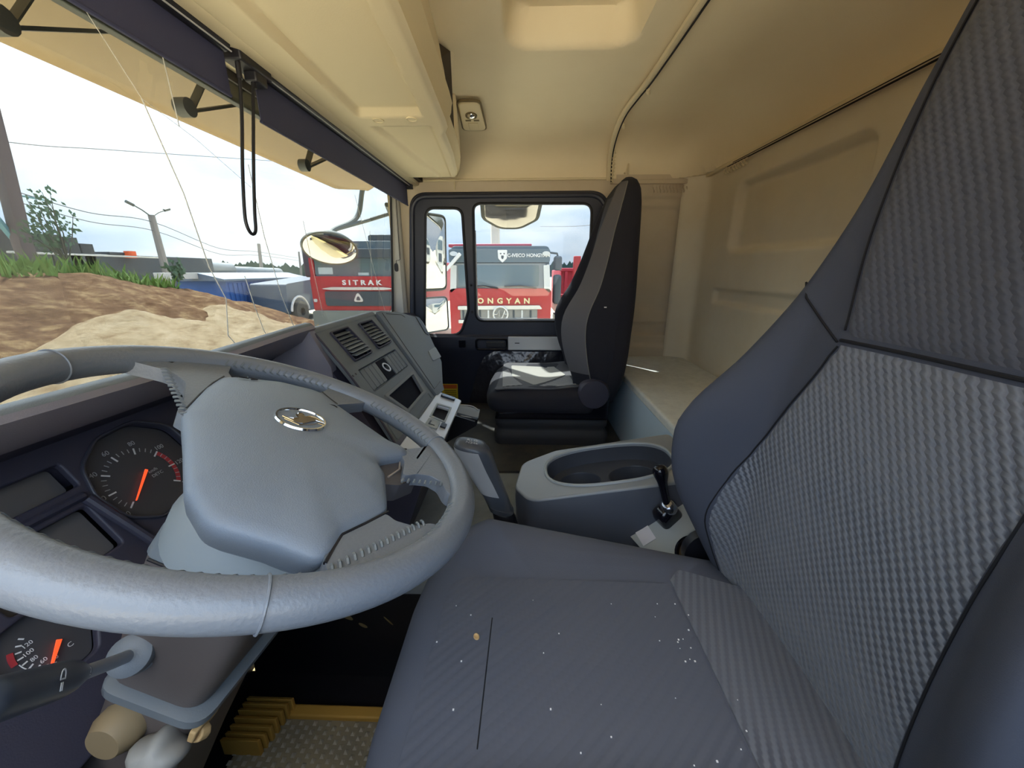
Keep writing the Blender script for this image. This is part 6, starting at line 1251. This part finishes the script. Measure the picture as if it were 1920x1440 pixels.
        mb = MB(); mb.tube([FT @ V(p) for p in ((h-0.05, 1.42, -0.15), (h+0.12, 1.40, -0.2), (h+0.15, 1.3, -0.2))], 0.025, 6); mb.build('mirror_arm', TRUCKBK, t)
        mb = MB(); mb.rings([[FT @ V((x, y, z)) for x, y in rpoly([(-h-0.06, 1.05), (-h-0.02, 1.0), (-h+0.33, 1.36), (-h+0.28, 1.42)], 0.02, 3)] for z in (0.02, 0.10)]); mb.build('near_mirror', WHITEP, t)
    for s_ in (-1, 1):
        mb = MB(); mb.lathe([(0.2, -0.14), (0.48, -0.14), (0.52, -0.08), (0.52, 0.08), (0.48, 0.14), (0.2, 0.14), (0.12, 0.02)], frame((X+1.1, yc+s_*(h-0.2), GZ+0.52), (1, 0, 0), (0, 0, 1)), 24); mb.build('wheel', TYRE, t, smooth=40)
    mb = MB(); mb.box((X+0.6, yc-0.45, GZ+0.5), (X+5.5, yc+0.45, GZ+1.0)); mb.build('chassis', TRUCKBK, t)
    mb = MB(); mb.box((X+2.3, yc-h+0.05, GZ+1.2), (X+7.0, yc+h-0.05, ztop+(0.10 if kind == 'B' else -0.4))); mb.build('dump_body', REDDUMP, t, bevel=0.03)
    return t
TA = truck_cab('red_truck', 'red truck with a dark roof and chrome triangle emblem, seen through the windshield', 10.0, 4.35, 2.5, 1.75, -0.75, 'A')
TB = truck_cab('red_truck', 'red truck with a round wing emblem and shield badge, seen through the passenger side window', 9.0, 0.55, 2.4, 1.56, -0.6, 'B')
mb = MB(); mb.box((10.2, -0.2, 1.60), (12.5, 1.95, 1.68)); mb.build('dump_top_board', REDDUMP, TB, bevel=0.02)
# a third dump truck body seen obliquely at the right of the window
T3 = thing('dump_body', 'pinkish-red ribbed dump body with a yellow-edged tailboard at the right of the side window', 'truck', (13.0, -2.0, GZ))
mb = MB(); mb.box((12.0, -4.6, -0.45), (16.0, -1.15, 1.05)); mb.build('side_board', REDDUMP, T3, bevel=0.03)
for k in range(7):
    y = -1.25-k*0.34; mb = MB(); mb.box((11.88, y-0.09, -0.40), (12.02, y, 1.0)); mb.build('side_rib', REDDUMP, T3, bevel=0.02)
mb = MB(); mb.box((11.90, -3.6, 1.0), (12.05, -1.1, 1.10)); mb.box((11.88, -3.6, 0.25), (12.02, -1.15, 0.33)); mb.build('top_rail', REDDUMP, T3, bevel=0.02)
mb = MB(); mb.box((11.2, -1.62, -0.5), (11.36, -1.42, 1.42)); mb.box((11.2, -1.95, -0.5), (11.36, -1.78, 1.50)); mb.build('corner_post', REDPAINT, T3, bevel=0.02)
mb = MB(); mb.box((11.2, -5.0, -0.5), (11.3, -1.95, 1.22)); mb.build('tailboard', REDDUMP, T3, bevel=0.02)
mb = MB(); mb.tube([(11.17, -5.0, 1.10), (11.17, -2.05, 1.10), (11.17, -2.05, -0.45)], 0.045, 6); mb.tube([(11.8, -0.95, -0.52), (11.8, -2.3, -0.52)], 0.05, 6); mb.build('yellow_edge', YELPAINT, T3)
mb = MB(); mb.box((11.6, -5.0, -1.0), (15.5, -1.2, -0.6)); mb.build('chassis', TRUCKBK, T3)
for y in (-1.7, -3.0):
    mb = MB(); mb.lathe([(0.2, -0.14), (0.48, -0.14), (0.52, -0.08), (0.52, 0.08), (0.48, 0.14), (0.2, 0.14)], frame((11.7, y, GZ+0.52), (0, 1, 0), (0, 0, 1)), 20); mb.build('wheel', TYRE, T3, smooth=40)
# white trucks behind, which the mirrors show
for i, (X, Y, lab) in enumerate(((1.2, -36, 'white truck standing farther back, seen only in the tall exterior mirror'), (6.4, -27, 'white truck parked close behind, seen only in the exterior mirrors'), (11.5, -38, 'white truck at the far end of the row, seen only in the mirrors'))):
    t = thing('white_truck', lab, 'truck', (X, Y, GZ), 'white trucks behind the cab'); WT_ = frame((X, Y, 0), (1, 0, 0), (0, 0, 1), (0, 1, 0))
    def wb(n, x0, x1, z0, z1, d0, d1, mt):
        mb = MB(); mb.prism(rrect(x0, z0, x1, z1, 0.08, 4), d0, d1, WT_); mb.build(n, mt, t, bevel=0.02)
    wb('cab', -1.2, 1.2, -0.7, 1.5, -2.0, 0.0, WHITEPAINT); wb('windshield', -1.05, 1.05, 0.45, 1.2, -0.05, 0.02, TRUCKGL); wb('grille', -0.7, 0.7, -0.45, 0.2, -0.02, 0.03, TRUCKBK); wb('bumper', -1.2, 1.2, -1.15, -0.65, -0.3, 0.1, WHITEPAINT)
    wb('cargo_body', -1.2, 1.2, -0.3, 1.3, -8.0, -2.2, WHITEPAINT)
    for s_ in (-1, 1):
        mb = MB(); mb.lathe([(0.2, -0.14), (0.5, -0.14), (0.52, 0.0), (0.5, 0.14), (0.2, 0.14)], frame((X+s_*1.05, Y-1.2, GZ+0.52), (0, 1, 0), (0, 0, 1)), 20); mb.build('wheel', TYRE, t, smooth=40)
